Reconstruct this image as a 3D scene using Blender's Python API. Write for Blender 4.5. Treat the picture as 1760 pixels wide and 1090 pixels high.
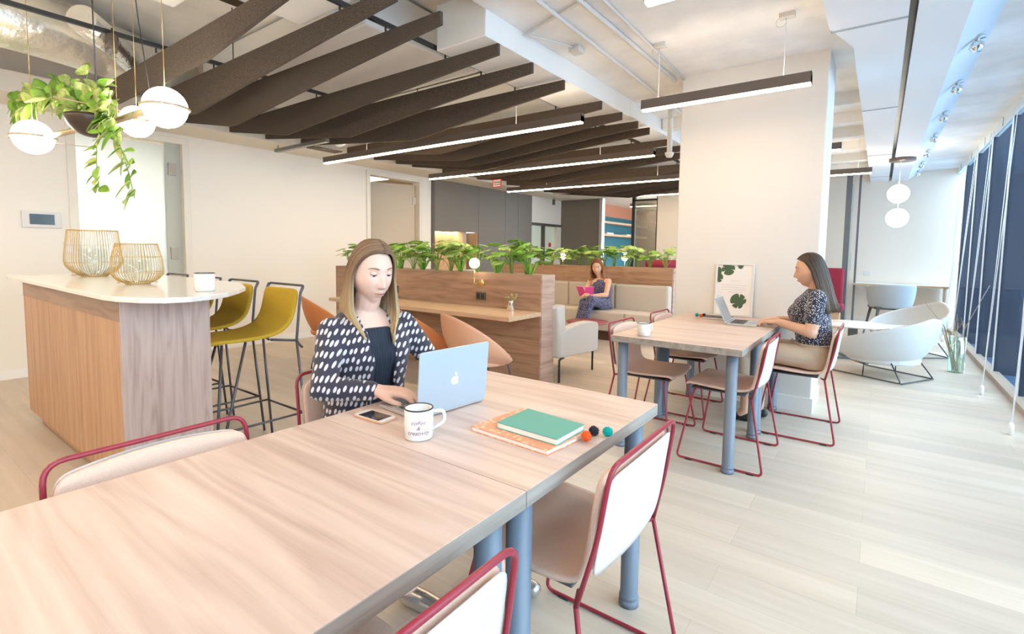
import bpy, bmesh, math, random
import numpy as np
from mathutils import Vector, Matrix, Euler
random.seed(7)
for o in list(bpy.data.objects): bpy.data.objects.remove(o)
C = bpy.context.scene
COL = C.collection
PI = math.pi
# ---------------------------------------------------------------- camera
cam = bpy.data.cameras.new('camera'); camo = bpy.data.objects.new('camera', cam); COL.objects.link(camo)
F_, CY_, YAW, PIT, ROL = 856.909, 495.2, 0.633857, 0.0734227, 0.0131253
cy, sy, cp, sp = math.cos(YAW), math.sin(YAW), math.cos(PIT), math.sin(PIT)
fw = Vector((-sy*cp, cy*cp, -sp)); r0 = Vector((cy, sy, 0)); u0 = r0.cross(fw)
rr = r0*math.cos(ROL)+u0*math.sin(ROL); uu = -r0*math.sin(ROL)+u0*math.cos(ROL)
M4 = Matrix(((rr.x, uu.x, -fw.x, 0), (rr.y, uu.y, -fw.y, 0), (rr.z, uu.z, -fw.z, 1.275), (0, 0, 0, 1)))
camo.matrix_world = M4
cam.sensor_width = 36; cam.sensor_fit = 'HORIZONTAL'; cam.lens = F_/1760*36
cam.shift_y = -(545-CY_)/1760; cam.clip_start = .02; cam.clip_end = 200
C.camera = camo
# ---------------------------------------------------------------- world and exposure
w = bpy.data.worlds.new('world'); C.world = w; w.use_nodes = True
bg = w.node_tree.nodes['Background']
bg.inputs[0].default_value = (.76, .88, 1.0, 1); bg.inputs[1].default_value = 5.8
C.view_settings.view_transform = 'Standard'; C.view_settings.look = 'None'
C.view_settings.gamma = 1; C.view_settings.use_curve_mapping = False
C.view_settings.exposure = 0.42
WARM = (1.0, .73, .46); LAMP = 18.5; GLOBE = 14.0
# ---------------------------------------------------------------- materials
MAT = {}
def nt(name):
    m = bpy.data.materials.new(name); m.use_nodes = True
    return m, m.node_tree, m.node_tree.nodes['Principled BSDF']
def mat(name, col, rough=.5, metal=0, emit=None, es=0, spec=.5, noise=0, nscale=20, bump=0, bscale=200, trans=0, sheen=0):
    if name in MAT: return MAT[name]
    m, t, b = nt(name); n, l = t.nodes, t.links
    c = (*col, 1)
    b.inputs['Base Color'].default_value = c; b.inputs['Roughness'].default_value = rough
    b.inputs['Metallic'].default_value = metal; b.inputs['Specular IOR Level'].default_value = spec
    if sheen: b.inputs['Sheen Weight'].default_value = sheen
    if emit: b.inputs['Emission Color'].default_value = (*emit, 1); b.inputs['Emission Strength'].default_value = es
    tc = n.new('ShaderNodeTexCoord')
    if noise:
        nz = n.new('ShaderNodeTexNoise'); nz.inputs['Scale'].default_value = nscale; nz.inputs['Detail'].default_value = 5
        l.new(tc.outputs['Object'], nz.inputs['Vector'])
        r = n.new('ShaderNodeValToRGB'); r.color_ramp.elements[0].position = .35; r.color_ramp.elements[1].position = .65
        r.color_ramp.elements[0].color = tuple(max(0, x*(1-noise)) for x in col)+(1,)
        r.color_ramp.elements[1].color = tuple(min(1, x*(1+noise)) for x in col)+(1,)
        l.new(nz.outputs['Fac'], r.inputs[0]); l.new(r.outputs[0], b.inputs['Base Color'])
    if bump:
        nz = n.new('ShaderNodeTexNoise'); nz.inputs['Scale'].default_value = bscale; nz.inputs['Detail'].default_value = 4
        l.new(tc.outputs['Object'], nz.inputs['Vector'])
        bp = n.new('ShaderNodeBump'); bp.inputs['Strength'].default_value = bump; bp.inputs['Distance'].default_value = .01
        l.new(nz.outputs['Fac'], bp.inputs['Height']); l.new(bp.outputs[0], b.inputs['Normal'])
    MAT[name] = m; return m
def wood(name, c1, c2, c3, axis='X', scale=1.0, rough=.45, off=(0, 0, 0), planks=None, cath=.5):
    """grain runs along axis"""
    if name in MAT: return MAT[name]
    m, t, b = nt(name); n, l = t.nodes, t.links
    tc = n.new('ShaderNodeTexCoord'); mp = n.new('ShaderNodeMapping')
    l.new(tc.outputs['Object'], mp.inputs['Vector']); mp.inputs['Location'].default_value = off
    long_, cross = .55*scale, 5.0*scale
    s = [cross]*3; s['XYZ'.index(axis)] = long_; mp.inputs['Scale'].default_value = s
    n1 = n.new('ShaderNodeTexNoise'); n1.inputs['Scale'].default_value = 1.1; n1.inputs['Detail'].default_value = 2; n1.inputs['Distortion'].default_value = .12
    l.new(mp.outputs[0], n1.inputs['Vector'])
    # rings: contour lines of the slow noise -> cathedral figure
    mu = n.new('ShaderNodeMath'); mu.operation = 'MULTIPLY'; mu.inputs[1].default_value = 9
    l.new(n1.outputs['Fac'], mu.inputs[0])
    fr = n.new('ShaderNodeMath'); fr.operation = 'PINGPONG'; fr.inputs[1].default_value = .5; l.new(mu.outputs[0], fr.inputs[0])
    # fine streaks
    mp2 = n.new('ShaderNodeMapping'); l.new(tc.outputs['Object'], mp2.inputs['Vector'])
    s2 = [70*scale]*3; s2['XYZ'.index(axis)] = 1.6*scale; mp2.inputs['Scale'].default_value = s2
    n2 = n.new('ShaderNodeTexNoise'); n2.inputs['Scale'].default_value = 1; n2.inputs['Detail'].default_value = 6; n2.inputs['Roughness'].default_value = .7
    l.new(mp2.outputs[0], n2.inputs['Vector'])
    mp3 = n.new('ShaderNodeMapping'); l.new(tc.outputs['Object'], mp3.inputs['Vector'])
    s3 = [14*scale]*3; s3['XYZ'.index(axis)] = .5*scale; mp3.inputs['Scale'].default_value = s3
    n3 = n.new('ShaderNodeTexNoise'); n3.inputs['Scale'].default_value = 1; n3.inputs['Detail'].default_value = 2
    l.new(mp3.outputs[0], n3.inputs['Vector'])
    a = n.new('ShaderNodeMath'); a.operation = 'MULTIPLY_ADD'; a.inputs[1].default_value = cath; l.new(fr.outputs[0], a.inputs[0])
    k = n.new('ShaderNodeMath'); k.operation = 'MULTIPLY'; k.inputs[1].default_value = .40; l.new(n2.outputs['Fac'], k.inputs[0])
    l.new(k.outputs[0], a.inputs[2])
    a2 = n.new('ShaderNodeMath'); a2.operation = 'MULTIPLY_ADD'; a2.inputs[1].default_value = .55; l.new(n3.outputs['Fac'], a2.inputs[0]); l.new(a.outputs[0], a2.inputs[2])
    r = n.new('ShaderNodeValToRGB'); e = r.color_ramp.elements
    e[0].position = .38; e[0].color = (*c1, 1); e[1].position = .82; e[1].color = (*c3, 1)
    x = r.color_ramp.elements.new(.58); x.color = (*c2, 1)
    l.new(a2.outputs[0], r.inputs[0])
    out = r.outputs[0]
    if planks:
        br = n.new('ShaderNodeTexBrick'); mp4 = n.new('ShaderNodeMapping'); l.new(tc.outputs['Object'], mp4.inputs['Vector'])
        l.new(mp4.outputs[0], br.inputs['Vector'])
        br.inputs['Scale'].default_value = 1; br.inputs['Brick Width'].default_value = planks[0]; br.inputs['Row Height'].default_value = planks[1]
        br.inputs['Mortar Size'].default_value = .0012; br.inputs['Color1'].default_value = (.90, .90, .90, 1); br.inputs['Color2'].default_value = (1.05, 1.04, 1.02, 1)
        br.inputs['Mortar'].default_value = (.78, .76, .74, 1); br.offset = .37
        mx = n.new('ShaderNodeMix'); mx.data_type = 'RGBA'; mx.blend_type = 'MULTIPLY'; mx.inputs[0].default_value = 1
        l.new(out, mx.inputs[6]); l.new(br.outputs['Color'], mx.inputs[7]); out = mx.outputs[2]
    l.new(out, b.inputs['Base Color']); b.inputs['Roughness'].default_value = rough
    bp = n.new('ShaderNodeBump'); bp.inputs['Strength'].default_value = .06; l.new(n2.outputs['Fac'], bp.inputs['Height']); l.new(bp.outputs[0], b.inputs['Normal'])
    MAT[name] = m; return m
def spots(name, base, dot, scale, size, stretch=(1, 1, 1), rough=.8, rnd=.9, turns=None):
    """cloth with a printed pattern of light marks on a dark ground"""
    m, t, b = nt(name); n, l = t.nodes, t.links
    tc = n.new('ShaderNodeTexCoord'); mp = n.new('ShaderNodeMapping'); mp.inputs['Scale'].default_value = stretch
    l.new(tc.outputs['Object'], mp.inputs['Vector'])
    v = n.new('ShaderNodeTexVoronoi'); v.inputs['Scale'].default_value = scale; v.inputs['Randomness'].default_value = rnd
    l.new(mp.outputs[0], v.inputs['Vector'])
    r = n.new('ShaderNodeValToRGB'); r.color_ramp.interpolation = 'LINEAR'
    r.color_ramp.elements[0].position = size; r.color_ramp.elements[0].color = (*dot, 1)
    r.color_ramp.elements[1].position = size+.05; r.color_ramp.elements[1].color = (*base, 1)
    l.new(v.outputs['Distance'], r.inputs[0]); l.new(r.outputs[0], b.inputs['Base Color'])
    b.inputs['Roughness'].default_value = rough; b.inputs['Sheen Weight'].default_value = .2
    MAT[name] = m; return m
def glassy(name, col=(.9, .97, .96), mixf=.12, rough=.02):
    m = bpy.data.materials.new(name); m.use_nodes = True; t = m.node_tree; n, l = t.nodes, t.links
    n.remove(n['Principled BSDF']); tr = n.new('ShaderNodeBsdfTransparent'); tr.inputs[0].default_value = (*col, 1)
    g = n.new('ShaderNodeBsdfGlossy'); g.inputs['Roughness'].default_value = rough
    mx = n.new('ShaderNodeMixShader'); mx.inputs[0].default_value = mixf
    l.new(tr.outputs[0], mx.inputs[1]); l.new(g.outputs[0], mx.inputs[2]); l.new(mx.outputs[0], n['Material Output'].inputs[0])
    MAT[name] = m; return m
white = mat('wall paint', (.85, .80, .73), .75, bump=.03, bscale=150)
colm = mat('pillar paint', (.78, .755, .72), .75)
ceilm = mat('rough painted slab', (.86, .84, .80), .85, noise=.07, nscale=3, bump=.35, bscale=9)
ductm = mat('white painted duct', (.88, .87, .84), .6)
slabm = mat('white ceiling panel', (.86, .87, .87), .7)
soffm = mat('pale blue grey soffit', (.74, .80, .83), .7)
feltm = mat('brown grey felt', (.092, .068, .052), .95, noise=.38, nscale=140, bump=.3, bscale=300)
blackm = mat('black metal', (.03, .03, .032), .4)
lampm = mat('grey brown lamp housing', (.16, .13, .115), .4, metal=.3)
tablew = wood('pale oak table laminate', (.50, .36, .295), (.64, .49, .415), (.72, .58, .50), 'X', 1.0, .38, cath=.30)
edgew = wood('grey oak edge band', (.25, .21, .18), (.37, .32, .28), (.46, .40, .35), 'Y', 1.6, .7, cath=.2)
floorw = wood('pale oak floor planks', (.55, .475, .395), (.62, .54, .46), (.67, .60, .53), 'X', .8, .42, planks=(1.25, .19), cath=.12)
islw = wood('orange oak island veneer', (.36, .20, .11), (.50, .30, .17), (.56, .35, .21), 'Z', 1.3, .45, cath=.2)
islg = wood('greyish rose oak island end', (.34, .24, .21), (.47, .35, .31), (.54, .42, .38), 'Z', 1.7, .5, off=(.3, .1, 0), cath=.4)  # greyer than the front, partly painting in the cool window light
planw = wood('walnut toned planter veneer', (.30, .17, .10), (.46, .28, .18), (.54, .35, .23), 'X', 1.2, .5, cath=.25)
plane = wood('rose oak planter end', (.40, .27, .21), (.56, .41, .34), (.64, .49, .41), 'Y', 1.2, .5, cath=.25)
deskw = wood('light oak worktop', (.50, .34, .21), (.64, .46, .30), (.70, .52, .35), 'X', 1.2, .42, cath=.25)
legm = mat('slate blue leg paint', (.17, .21, .27), .35)
redm = mat('burgundy painted tube', (.30, .025, .045), .3)
seatm = mat('blush woven chair shell', (.76, .53, .42), .8, noise=.05, nscale=300, bump=.2, bscale=500)
backm = mat('pale blush chair back', (.66, .60, .57), .75, noise=.03, nscale=300, bump=.1, bscale=500)
underm = mat('dark grey shell underside', (.11, .11, .12), .6)
stone = mat('white quartz top', (.80, .78, .75), .12, noise=.02, nscale=60)
must = mat('mustard woven fabric', (.52, .33, .02), .85, noise=.12, nscale=250, bump=.25, bscale=400)
gmet = mat('gunmetal tube', (.10, .10, .115), .35, metal=.6)
globem = mat('opal glowing glass', (1, 1, 1), .4, emit=(1, .90, .74), es=GLOBE)
globes = mat('opal glowing small globe', (1, 1, 1), .4, emit=(1, .90, .70), es=9)
stripm = mat('light strip', (1, 1, 1), .4, emit=WARM, es=LAMP*2.2)
upm = mat('soft uplight strip', (1, 1, 1), .4, emit=(1, .82, .62), es=9)  # glow added on top of the pendants to brighten the ceiling
brass = mat('brushed brass', (.78, .57, .24), .28, metal=1)
ringm = mat('brass lamp ring', (.62, .50, .36), .35, metal=.6)
leafm = mat('leaf green', (.20, .42, .05), .5, noise=.35, nscale=9)
leafm2 = mat('pale leaf green', (.42, .58, .16), .5, noise=.3, nscale=14)
stemm = mat('stem green', (.22, .36, .07), .6)
greyfab = mat('light grey felt fabric', (.62, .60, .58), .9, noise=.05, nscale=200, bump=.15, bscale=400)
sofam = mat('warm grey sofa fabric', (.56, .51, .45), .9, noise=.05, nscale=200, bump=.15, bscale=400)
loungem = mat('pale grey lounge fabric', (.62, .64, .65), .9, noise=.04, nscale=250)
deskchm = mat('blue grey armchair fabric', (.36, .42, .48), .9, noise=.05, nscale=250)
orangem = mat('burnt orange shell', (.62, .22, .07), .45)
peachm = mat('peach shell', (.68, .37, .24), .45)
greige = mat('dark greige cabinet laminate', (.19, .165, .14), .5)
alu = mat('brushed aluminium', (.62, .64, .67), .35, metal=.85)
alul = mat('pale aluminium lid', (.44, .51, .58), .42, metal=.3)
scr = mat('black glass', (.02, .022, .026), .12)
enamel = mat('white enamel', (.78, .78, .77), .18)
navy = mat('dark navy fin', (.008, .020, .052), .6)
mull = mat('pale window mullion', (.75, .78, .80), .35)
cordm = mat('white cord', (.9, .92, .95), .5)
glass = glassy('window glass', (.88, .95, .97), .04)
vglass = glassy('vase glass', (.86, .97, .94), .25)
bglass = glassy('thin clear glass', (.97, .985, .97), .06)
wirem = mat('gold wire', (.55, .38, .15), .4, metal=.5)
foil = mat('crinkled foil duct wrap', (.86, .82, .74), .30, metal=.65, bump=1.0, bscale=15)
teal = mat('teal painted wall', (.03, .17, .22), .6)
terra = mat('terracotta paint', (.50, .22, .13), .6)
crim = mat('crimson upholstery', (.28, .02, .05), .85)
paper = mat('paper white', (.88, .87, .85), .8)
# ---------------------------------------------------------------- mesh helpers
class MB:
    def __init__(s): s.bm = bmesh.new(); s.mi = 0; s.mats = []
    def use(s, m):
        if m not in s.mats: s.mats.append(m)
        s.mi = s.mats.index(m); return s
    def _fin(s, faces, smooth=False):
        for f in faces: f.material_index = s.mi; f.smooth = smooth
        return s
    def box(s, lo, hi, rot=None, bev=0):
        lo, hi = Vector(lo), Vector(hi); c = (lo+hi)/2; d = hi-lo
        mx = Matrix.Translation(c) @ (rot.to_matrix().to_4x4() if rot else Matrix()) @ Matrix.Diagonal((abs(d.x), abs(d.y), abs(d.z), 1))
        r = bmesh.ops.create_cube(s.bm, size=1, matrix=mx); fs = {f for v in r['verts'] for f in v.link_faces}
        s._fin(fs)
        if bev:
            es = list({e for v in r['verts'] for e in v.link_edges})
            q = bmesh.ops.bevel(s.bm, geom=es, offset=bev, segments=3, profile=.5, affect='EDGES', clamp_overlap=True)
            s._fin(q['faces'], True)
        return s
    def ring_sweep(s, pts, rads, seg=10, closed=False, cap=True, flat=1.0):
        pts = [Vector(p) for p in pts]; n = len(pts)
        if not hasattr(rads, '__len__'): rads = [rads]*n
        rings = []; prev = None
        for i, p in enumerate(pts):
            a = pts[(i-1) % n] if (closed or i > 0) else p
            b = pts[(i+1) % n] if (closed or i < n-1) else p
            t = (b-a)
            if t.length < 1e-9: t = Vector((0, 0, 1))
            t.normalize()
            if prev is None:
                ref = Vector((0, 0, 1)) if abs(t.z) < .9 else Vector((1, 0, 0))
                u = t.cross(ref).normalized()
            else:
                u = (prev - t*prev.dot(t))
                if u.length < 1e-6: u = t.orthogonal()
                u.normalize()
            prev = u; v = t.cross(u)
            # mitre factor
            k = 1.0
            if (closed or 0 < i < n-1):
                d1 = (p-a).normalized(); c = max(.5, abs(d1.dot(t))); k = 1/c if c > .7 else 1.2
            rings.append([s.bm.verts.new(p+(u*math.cos(2*PI*j/seg)*k+v*math.sin(2*PI*j/seg)*flat)*rads[i]) for j in range(seg)])
        fs = []
        m = n if closed else n-1
        for i in range(m):
            A, B = rings[i], rings[(i+1) % n]
            for j in range(seg):
                fs.append(s.bm.faces.new((A[j], A[(j+1) % seg], B[(j+1) % seg], B[j])))
        s._fin(fs, True)
        if cap and not closed:
            s._fin([s.bm.faces.new(rings[0][::-1]), s.bm.faces.new(rings[-1])])
        return s
    def tube(s, pts, r, seg=10, fil=0, closed=False):
        if fil: pts = fillet(pts, fil, closed)
        return s.ring_sweep(pts, r, seg, closed)
    def lathe(s, prof, c=(0, 0, 0), seg=32, cap=False, ax=None):
        c = Vector(c); mx = ax.to_matrix() if ax else Matrix.Identity(3); rings = []
        for (r, z) in prof:
            if r < 1e-6: rings.append([s.bm.verts.new(c+mx @ Vector((0, 0, z)))])
            else: rings.append([s.bm.verts.new(c+mx @ Vector((r*math.cos(2*PI*j/seg), r*math.sin(2*PI*j/seg), z))) for j in range(seg)])
        fs = []
        for A, B in zip(rings, rings[1:]):
            for j in range(seg):
                a, b = A[j % len(A)], A[(j+1) % len(A)]; d, e = B[j % len(B)], B[(j+1) % len(B)]
                vs = []
                for v in (a, b, e, d):
                    if v not in vs: vs.append(v)
                if len(vs) > 2: fs.append(s.bm.faces.new(vs))
        return s._fin(fs, True)
    def prism(s, pts, z0, z1, mx=None, sm=False):
        """polygon in xy extruded in z, with an optional matrix"""
        mx = mx or Matrix()
        a = [s.bm.verts.new(mx @ Vector((p[0], p[1], z0))) for p in pts]; b = [s.bm.verts.new(mx @ Vector((p[0], p[1], z1))) for p in pts]
        n = len(pts); fs = [s.bm.faces.new(a[::-1]), s.bm.faces.new(b)]
        s._fin(fs)
        s._fin([s.bm.faces.new((a[i], a[(i+1) % n], b[(i+1) % n], b[i])) for i in range(n)], sm)
        return s
    def grid(s, P, closed_u=False, smooth=True):
        """P[i][j] points -> quads"""
        V = [[s.bm.verts.new(p) for p in row] for row in P]; fs = []
        m = len(V) if closed_u else len(V)-1
        for i in range(m):
            A, B = V[i], V[(i+1) % len(V)]
            for j in range(len(A)-1): fs.append(s.bm.faces.new((A[j], B[j], B[j+1], A[j+1])))
        return s._fin(fs, smooth)
    def ball(s, c, r, seg=24, sc=(1, 1, 1)):
        q = bmesh.ops.create_uvsphere(s.bm, u_segments=seg, v_segments=seg//2, radius=r, matrix=Matrix.Translation(c) @ Matrix.Diagonal((*sc, 1)))
        return s._fin({f for v in q['verts'] for f in v.link_faces}, True)
    def build(s, name, m=None, parent=None, solid=0, sub=0, bev=0, off=0, fixn=True):
        if fixn: bmesh.ops.recalc_face_normals(s.bm, faces=s.bm.faces)
        me = bpy.data.meshes.new(name); s.bm.to_mesh(me); s.bm.free()
        ms = s.mats or [m]
        for x in ms: me.materials.append(x)
        o = bpy.data.objects.new(name, me); COL.objects.link(o)
        if parent: o.parent = parent
        if bev: b = o.modifiers.new('bevel', 'BEVEL'); b.width = bev; b.segments = 2; b.limit_method = 'ANGLE'
        if sub: b = o.modifiers.new('sub', 'SUBSURF'); b.levels = sub; b.render_levels = sub
        if solid: b = o.modifiers.new('solid', 'SOLIDIFY'); b.thickness = solid; b.offset = off
        return o
def fillet(pts, r, closed=False, k=5):
    pts = [Vector(p) for p in pts]; out = []; n = len(pts)
    for i in range(n):
        if not closed and i in (0, n-1): out.append(pts[i]); continue
        a, p, b = pts[i-1], pts[i], pts[(i+1) % n]
        u = (a-p); v = (b-p); d = min(r, u.length*.45, v.length*.45); u = p+u.normalized()*d; v = p+v.normalized()*d
        for j in range(k+1):
            t = j/k; out.append(u*(1-t)**2+p*2*t*(1-t)+v*t*t)
    return out
def empty(name, label, cat, loc=(0, 0, 0), rz=0, group=None):
    o = bpy.data.objects.new(name, None); COL.objects.link(o); o.location = loc; o.rotation_euler = (0, 0, rz)
    o.empty_display_size = .1
    return tag(o, label, cat, group)
def tag(o, label, cat, group=None):
    o['label'] = label; o['category'] = cat
    if group: o['group'] = group
    return o
def struct(o): o['kind'] = 'structure'; return o
def copy_tree(o, loc, rz, label, group=None, parent=None):
    kids = [c for c in COL.objects if c.parent == o]
    c = o.copy(); COL.objects.link(c)
    if parent: c.parent = parent
    else:
        c.location = loc; c.rotation_euler = (0, 0, rz); c['label'] = label
        if group: c['group'] = group
    for k in kids: copy_tree(k, None, None, None, None, c)
    return c
ORD = ['nearest', 'second', 'third', 'fourth', 'fifth', 'sixth', 'seventh', 'eighth', 'ninth', 'tenth', 'eleventh', 'twelfth', 'thirteenth', 'fourteenth', 'fifteenth', 'sixteenth', 'seventeenth', 'eighteenth', 'nineteenth', 'twentieth']
# ================================================================ SETTING
YB = -3.2; YF = 12.0; XL = -6.6; XW = 1.04; ZC = 2.86; ZT = 3.2
def bx(name, m, *boxes, parent=None, bev=0):
    b = MB()
    for lo, hi in boxes: b.box(lo, hi)
    return b.build(name, m, parent, bev=bev)
floor_ = struct(bx('floor', floorw, ((-9, YB, -.1), (1.10, 17, 0))))
struct(bx('ground_outside', mat('blue grey paving', (.20, .32, .48), .5), ((1.10, YB, -.15), (14, 17, -.05))))
# left wall with two doorways, kitchen cabinets run further on
D1 = (1.50, 2.46, 2.46); D2 = (5.12, 6.17, 2.46)
struct(bx('wall_left', white, ((XL-.145, YB, 0), (XL, D1[0]-.02, 2.6)), ((XL-.145, D1[0]-.02, D1[2]+.02), (XL, D1[1]+.02, 2.6)), ((XL-.145, D1[1]+.02, 0), (XL, D2[0]-.02, 2.6)),
   ((XL-.145, D2[0]-.02, D2[2]+.02), (XL, D2[1]+.02, 2.6)), ((XL-.145, D2[1]+.02, 0), (XL, 6.47, 2.6)), ((XL-.15, YB, 2.6), (XL, 13, 3.3)), ((XL-.15, 9.7, 1.95), (XL, 11.05, 2.6))))
struct(bx('wall_back', white, ((-9, YB-.15, 0), (1.2, YB, 3.3))))
struct(bx('wall_far', white, ((-4.05, YF, 0), (1.10, YF+.15, 3.3)), ((-4.05, 10.95, 0), (-3.1, 11.1, 3.2)), ((-3.25, 11.1, 0), (-3.1, YF, 3.2))))
struct(bx('wall_left.001', white, ((-9, .9, 0), (-8.9, 3.4, 2.9)), ((-9, .9, 0), (XL-.15, 1.0, 2.9)), ((-9, 3.3, 0), (XL-.15, 3.4, 2.9)), ((-9, .9, 2.8), (XL-.15, 3.4, 2.9))))
struct(bx('wall_left.002', mat('beige paint', (.55, .47, .36), .7), ((-9, 4.6, 0), (-8.9, 7.6, 2.9)), ((-9, 4.6, 0), (XL-.15, 4.7, 2.9)), ((-9, 7.5, 0), (XL-.15, 7.6, 2.9)), ((-9, 4.6, 2.62), (XL-.15, 7.6, 2.72))))
struct(bx('baseboard_left', mat('white skirting', (.88, .86, .83), .5), ((XL, YB, 0), (XL+.012, D1[0]-.08, .09)), ((XL, D1[1]+.08, 0), (XL+.012, D2[0]-.08, .09))))
struct(bx('baseboard_far', mat('white skirting', (.88, .86, .83), .5), ((-3.1, YF-.012, 0), (1.0, YF, .09))))
trimm = mat('ivory door frame', (.80, .75, .66), .5)
for k, (a, b, z) in enumerate((D1, D2)):
    struct(bx('trim_%d' % (k+1), trimm, ((XL-.15, a-.07, 0), (XL+.02, a, z)), ((XL-.15, b, 0), (XL+.02, b+.07, z)), ((XL-.15, a-.07, z), (XL+.02, b+.07, z+.07)), bev=.004))
# door 1: bright frosted leaf, door 2: beige leaf opened into the room behind
d1 = struct(bx('door_1', glassy('frosted door glass', (.93, .97, .95), .3, .4), ((XL-.08, 1.52, .02), (XL-.06, 2.30, 2.44))))
hing = mat('hinge metal', (.35, .30, .24), .4, metal=.7)
bx('door_jamb_stile', mat('grey green stile', (.50, .50, .44), .5), ((XL-.09, 2.30, .02), (XL-.05, 2.462, 2.46)), parent=d1)
for z in (.25, 1.13, 2.1): bx('hinge', hing, ((XL-.05, 2.33, z), (XL-.035, 2.41, z+.14)), parent=d1)
q = MB(); q.box((0, -.92, .02), (.04, 0, 2.42)); d2 = struct(q.build('door_2', mat('beige door leaf', (.60, .50, .38), .5), bev=.003)); d2.location = (XL-.12, 6.168, 0); d2.rotation_euler = (0, 0, R_ := -.42)
for z in (.25, 2.08):
    q = MB(); q.box((.035, -.05, z), (.055, .02, z+.12)); h_ = q.build('hinge', hing, d2)
for k, (x, y, z, e) in enumerate(((-7.8, 2.1, 2.79, 13), (-7.8, 5.9, 2.61, 6), (-6.2, 13.5, 2.74, 0))):
    if e: tag(bx('ceiling_light', mat('room light %d' % k, (1, 1, 1), .4, emit=(1, .97, .9), es=e), ((x-.5, y-.3, z-.03), (x+.5, y+.3, z))), ['flat white ceiling light in the bright room behind the frosted door', 'flat ceiling light in the room behind the half open door'][k], 'ceiling light')  # unseen lights added to brighten the rooms behind the doors
# pillar
struct(bx('wall_pillar', colm, ((-1.52, 4.62, 0), (-.385, 5.15, ZC+.1)), bev=.012))
struct(bx('baseboard_pillar', mat('white skirting', (.88, .86, .83), .5), ((-1.53, 4.608, 0), (-.375, 5.16, .12))))
# ceilings
struct(bx('ceiling', ceilm, ((-2.17, YB, ZC), (1.10, YF+.1, ZC+.5)), ((-9, YB, ZT), (-2.17, 17, ZT+.15))))
struct(bx('ceiling_soffit', mat('soffit paint', (.78, .72, .63), .8), ((XL, YB, 2.57), (-6.02, 9.7, 2.75)), ((XL, 9.7, 2.57), (-3.9, 11.0, 2.7)), ((-9, 11.0, 2.75), (-3.1, 17, 2.85))))
# white panels along the window with the black slot and the sloping soffit
b = MB(); NY0, NY1 = 3.80, 4.22
b.prism([(-.335, YB), (.06, YB), (.06, YF), (-.222, YF), (-.222, NY1), (-.335, NY0)], 2.70, ZC)
struct(b.build('ceiling_panels', slabm))
bx('seam_line', mat('seam grey', (.45, .46, .46), .8), *[((-.33 if y < 3.9 else -.22, y, 2.695), (.06, y+.022, 2.705)) for y in (-2.5, -.4, 1.7, 3.85, 6.08, 8.82, 11.2)], parent=C.objects['ceiling_panels'])
struct(bx('ceiling_slot', blackm, ((.06, YB, 2.78), (.10, YF, ZC))))
b = MB()
b.grid([[(.10, YB, 2.70), (.10, YF, 2.70)], [(.345, YB, 2.70), (.345, YF, 2.70)]], smooth=False)
struct(b.build('ceiling_flat_band', slabm, solid=.02, off=1))
SL = .80
def zs(x): return 2.70+SL*(x-.345)
b = MB(); b.prism([(.345, 2.70), (1.10, zs(1.10)), (1.10, zs(1.10)+.03), (.345, 2.73)], YB, YF, Matrix(((1, 0, 0, 0), (0, 0, 1, 0), (0, 1, 0, 0), (0, 0, 0, 1))))
struct(b.build('ceiling_slope', soffm))
for k, (a, c) in enumerate(((5.35, 6.2), (8.5, 9.3), (1.5, 2.35))):
    b = MB(); x = .62 if 0 else .64; b.box((x-.012, a, zs(x)-.012), (x+.012, c, zs(x)+.01)); tag(b.build('ceiling_slot_vent', blackm), ['thin dark slot diffuser in the pale soffit, nearest to the camera in view', 'thin dark slot diffuser in the pale soffit, further down the row', 'thin dark slot diffuser above the window behind the camera'][k], 'vent', 'slot vents')
# window wall
YM = [-2.2+1.2*i for i in range(12)]; ZH = 2.76
struct(bx('wall_window_head', mat('white blind band', (.84, .88, .88), .6), ((XW, YB, ZH), (XW+.06, YF, zs(XW)+.03))))
for i, y in enumerate(YM[3:]):
    tag(bx('blind_seam', mat('seam teal grey', (.28, .36, .38), .7), ((XW-.004, y+.5, ZH), (XW+.001, y+.52, zs(XW)))), ORD[i]+' vertical joint in the white band above the window', 'joint', 'band joints')
struct(bx('window_1', glass, ((XW+.02, YB, .05), (XW+.03, YF, ZH))))
struct(bx('trim_window_sill', mat('taupe floor rail', (.42, .34, .28), .6), ((XW-.035, YB, 0), (XW+.06, YF, .05))))
mu_ = MB()
for y in YM: mu_.box((XW+.004, y-.012, .05), (XW+.018, y+.012, ZH))
struct(mu_.build('trim_window_mullions', mull))
for i, y in enumerate(YM):
    if y < 1: lab = 'dark navy vertical fin outside the window, behind the camera'
    else: lab = 'dark navy vertical fin outside the window, number %s from the right edge' % ORD[i-3 if i > 2 else 0]
    tag(bx('facade_fin', navy, ((XW+.0185, y-.02, -.0), (XW+.72, y+.02, 3.1)), bev=.004), lab, 'fin', 'facade fins')
struct(bx('trim_window_ledge', mat('blue grey ledge', (.06, .12, .22), .4), ((XW+.06, YB, .0), (XW+.74, YF, .02))))
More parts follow.
